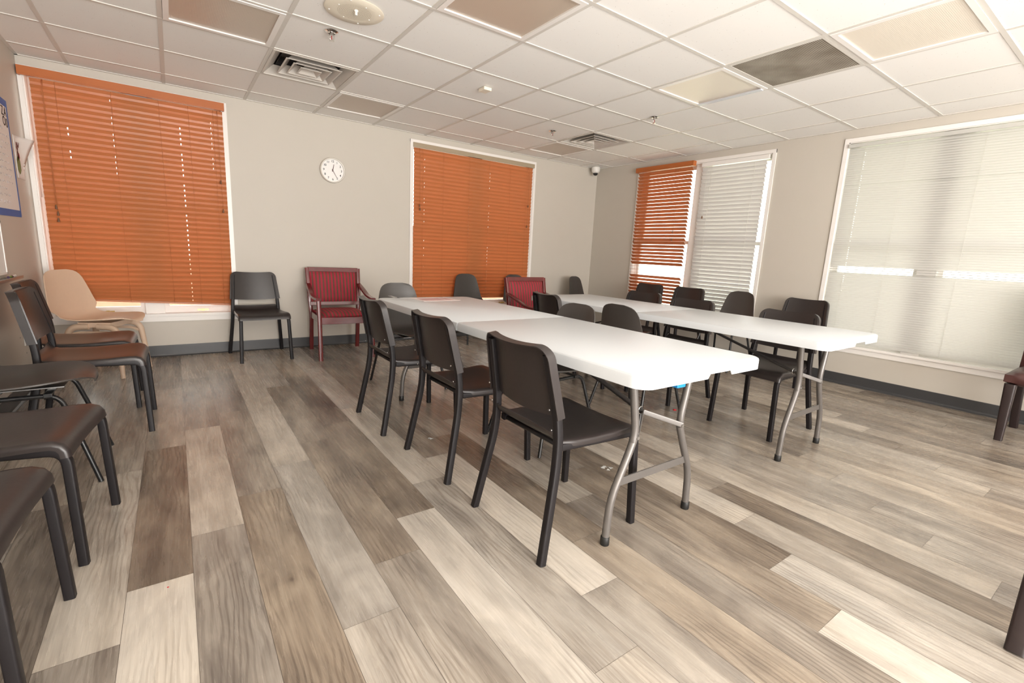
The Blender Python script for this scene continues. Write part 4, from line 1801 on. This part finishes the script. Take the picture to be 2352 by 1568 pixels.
def drawing():
    t_ = empty('taped_drawing', (XL, 1.27, 1.62))
    tag(t_, 'small curling paper with a plant drawing, between the poster and the orange blind', 'drawing')
    L = t_.location
    grid = []
    for i in range(13):
        v = i / 12
        row = []
        for j in range(9):
            u = j / 8
            y = 1.125 + 0.215 * u
            z = 1.470 + 0.295 * v
            curl = 0.002 + 0.20 * max(0, (u * 0.62 + v * 0.62) - 0.74) ** 1.35
            row.append((XL + curl, y, z))
        grid.append(row)
    mb = MB()
    mb.sheet(grid, 0.0006)
    o = mb.build('sheet', 'paper_white', t_, True)
    o.location = -L

    def pt(u, v):
        return Vector((XL + 0.004 + 0.20 * max(0, (u * 0.62 + v * 0.62) - 0.74) ** 1.35, 1.125 + 0.215 * u, 1.470 + 0.295 * v))

    def blob(name, mat, cu, cv, ru, rv, n_=12):
        mb = MB()
        vs = [pt(cu, cv)] + [pt(cu + ru * math.cos(2 * PI * i / n_) * (1 + .18 * math.sin(3 * i)), cv + rv * math.sin(2 * PI * i / n_)) for i in range(n_)]
        back = [v - Vector((0.0006, 0, 0)) for v in vs]
        fs = [(0, 1 + i, 1 + (i + 1) % n_) for i in range(n_)] + [(n_ + 1, n_ + 2 + (i + 1) % n_, n_ + 2 + i) for i in range(n_)]
        mb.add(vs + back, fs)
        o = mb.build(name, mat, t_)
        o.location = -L
    blob('leaf', 'leaf_green', 0.34, 0.32, 0.22, 0.22)
    blob('stem', 'ink_brown', 0.38, 0.55, 0.10, 0.13)
    blob('petal', 'ink_red', 0.50, 0.55, 0.06, 0.07)
    mb = MB()
    for q in range(4):
        mb.tube([pt(0.36, 0.64), pt(0.26 + 0.07 * q, 0.74), pt(0.30 + 0.06 * q, 0.86), pt(0.36 + 0.05 * q, 0.74)], 0.0012, 5)
    o = mb.build('outline', 'ink_brown', t_)
    o.location = -L


drawing()


def whiteboard():
    t_ = empty('whiteboard', (XL, -0.10, 1.1))
    tag(t_, 'white marker board on the left wall, cut by the left edge', 'whiteboard')
    L = t_.location
    mb = MB()
    lbox(mb, -0.80, 0.440, 0.835, 1.145, 0.001, 0.012)
    o = mb.build('panel', 'paper_white', t_)
    o.location = -L
    mb = MB()
    for a in ((-0.81, 0.452, 0.825, 0.837), (-0.81, 0.452, 1.140, 1.152), (0.440, 0.452, 0.825, 1.152), (-0.81, -0.798, 0.825, 1.152)):
        lbox(mb, a[0], a[1], a[2], a[3], 0.001, 0.016)
    o = mb.build('frame', 'trim_white', t_)
    o.location = -L
    mb = MB()
    lbox(mb, -0.5, 0.50, 0.797, 0.803, 0.001, 0.075)
    lbox(mb, -0.5, 0.50, 0.803, 0.815, 0.070, 0.075)
    o = mb.build('tray', 'zinc', t_)
    o.location = -L


whiteboard()
for k, (y, mat_, lab) in enumerate(((0.455, 'paper_white', 'white marker pen lying at the end of the whiteboard tray'),
                                    (0.375, 'marker_green', 'green marker pen on the whiteboard tray by the left edge'))):
    t_ = empty('marker_pen', (XL + 0.040, y, 0.8115))
    tag(t_, lab, 'marker pen', 'marker pens on the whiteboard tray')
    mb = MB()
    mb.tube([(0, -0.045, 0), (0, 0.030, 0)], 0.0078, 12)
    mb.build('barrel', 'paper_white' if k == 0 else 'marker_green', t_, True, 40)
    mb = MB()
    mb.tube([(0, -0.046, 0), (0, -0.075 + (0.03 if k else 0), 0)], 0.0081, 12)
    mb.build('cap', 'marker_purple', t_, True, 40)

t_ = empty('wall_outlet', (XL, 0.70, 0.38))
tag(t_, 'white outlet plate low on the left wall behind the brown chair', 'outlet')
mb = MB()
mb.box((0.0005, -0.037, -0.06), (0.007, 0.037, 0.06))
mb.build('cover_plate', 'white_plastic', t_, False, None, 0.002)
for z_ in (-0.022, 0.022):
    mb = MB()
    mb.box((0.0065, -0.016, z_ - 0.013), (0.0085, 0.016, z_ + 0.013))
    s_ = mb.build('socket', 'white_plastic', t_, False, None, 0.0008)

# ------------------------------------------------------------------ bits on the floor
def speck(name, x, y, r_, mat_, label, cat, h=0.003):
    mb = MB()
    rnd = random.Random(int(x * 1000))
    prof = [(r_, 0.0003), (r_ * .8, h * .7), (0.0, h)]
    mb.lathe(prof, 11)
    for v in mb.v:
        k = 1 + 0.25 * math.sin(3 * math.atan2(v.y, v.x) + x)
        v.x *= k
    o = mb.build(name, mat_, None, True, 50)
    o.location = (x, y, 0)
    tag(o, label, cat)


speck('bead', 3.607, -1.790, 0.014, 'red_dot', 'small red bead on the floor between the legs of the front table', 'bead', 0.006)
speck('confetti', 0.496, -2.138, 0.003, 'red_dot', 'tiny red speck on the light plank at the lower left', 'speck', 0.001)


def wrapper(x, y, r_, label):
    rnd = random.Random(int(x * 977))
    mb = MB()
    for k in range(7):
        a = rnd.uniform(0, 2 * PI)
        cx_, cy_ = rnd.uniform(-r_, r_) * .7, rnd.uniform(-r_, r_) * .7
        s = rnd.uniform(.3, .55) * r_
        p = [(cx_ + s * math.cos(a), cy_ + s * math.sin(a), 0.001), (cx_ + s * math.cos(a + 2), cy_ + s * math.sin(a + 2), rnd.uniform(.002, .009)),
             (cx_ + s * math.cos(a + 4), cy_ + s * math.sin(a + 4), 0.0015)]
        q = [(u[0], u[1], u[2] + .0005) for u in p]
        mb.add(p + q, [(0, 2, 1), (3, 4, 5), (0, 1, 4, 3), (1, 2, 5, 4), (2, 0, 3, 5)])
    o = mb.build('clear_wrapper', 'clear_sheet')
    o.location = (x, y, 0)
    tag(o, label, 'litter')


wrapper(1.758, -1.434, 0.020, 'crumpled clear wrapper on the floor between the second and third brown chairs')
wrapper(2.404, -2.238, 0.030, 'thin shreds of clear wrapper on the floor under the front table')
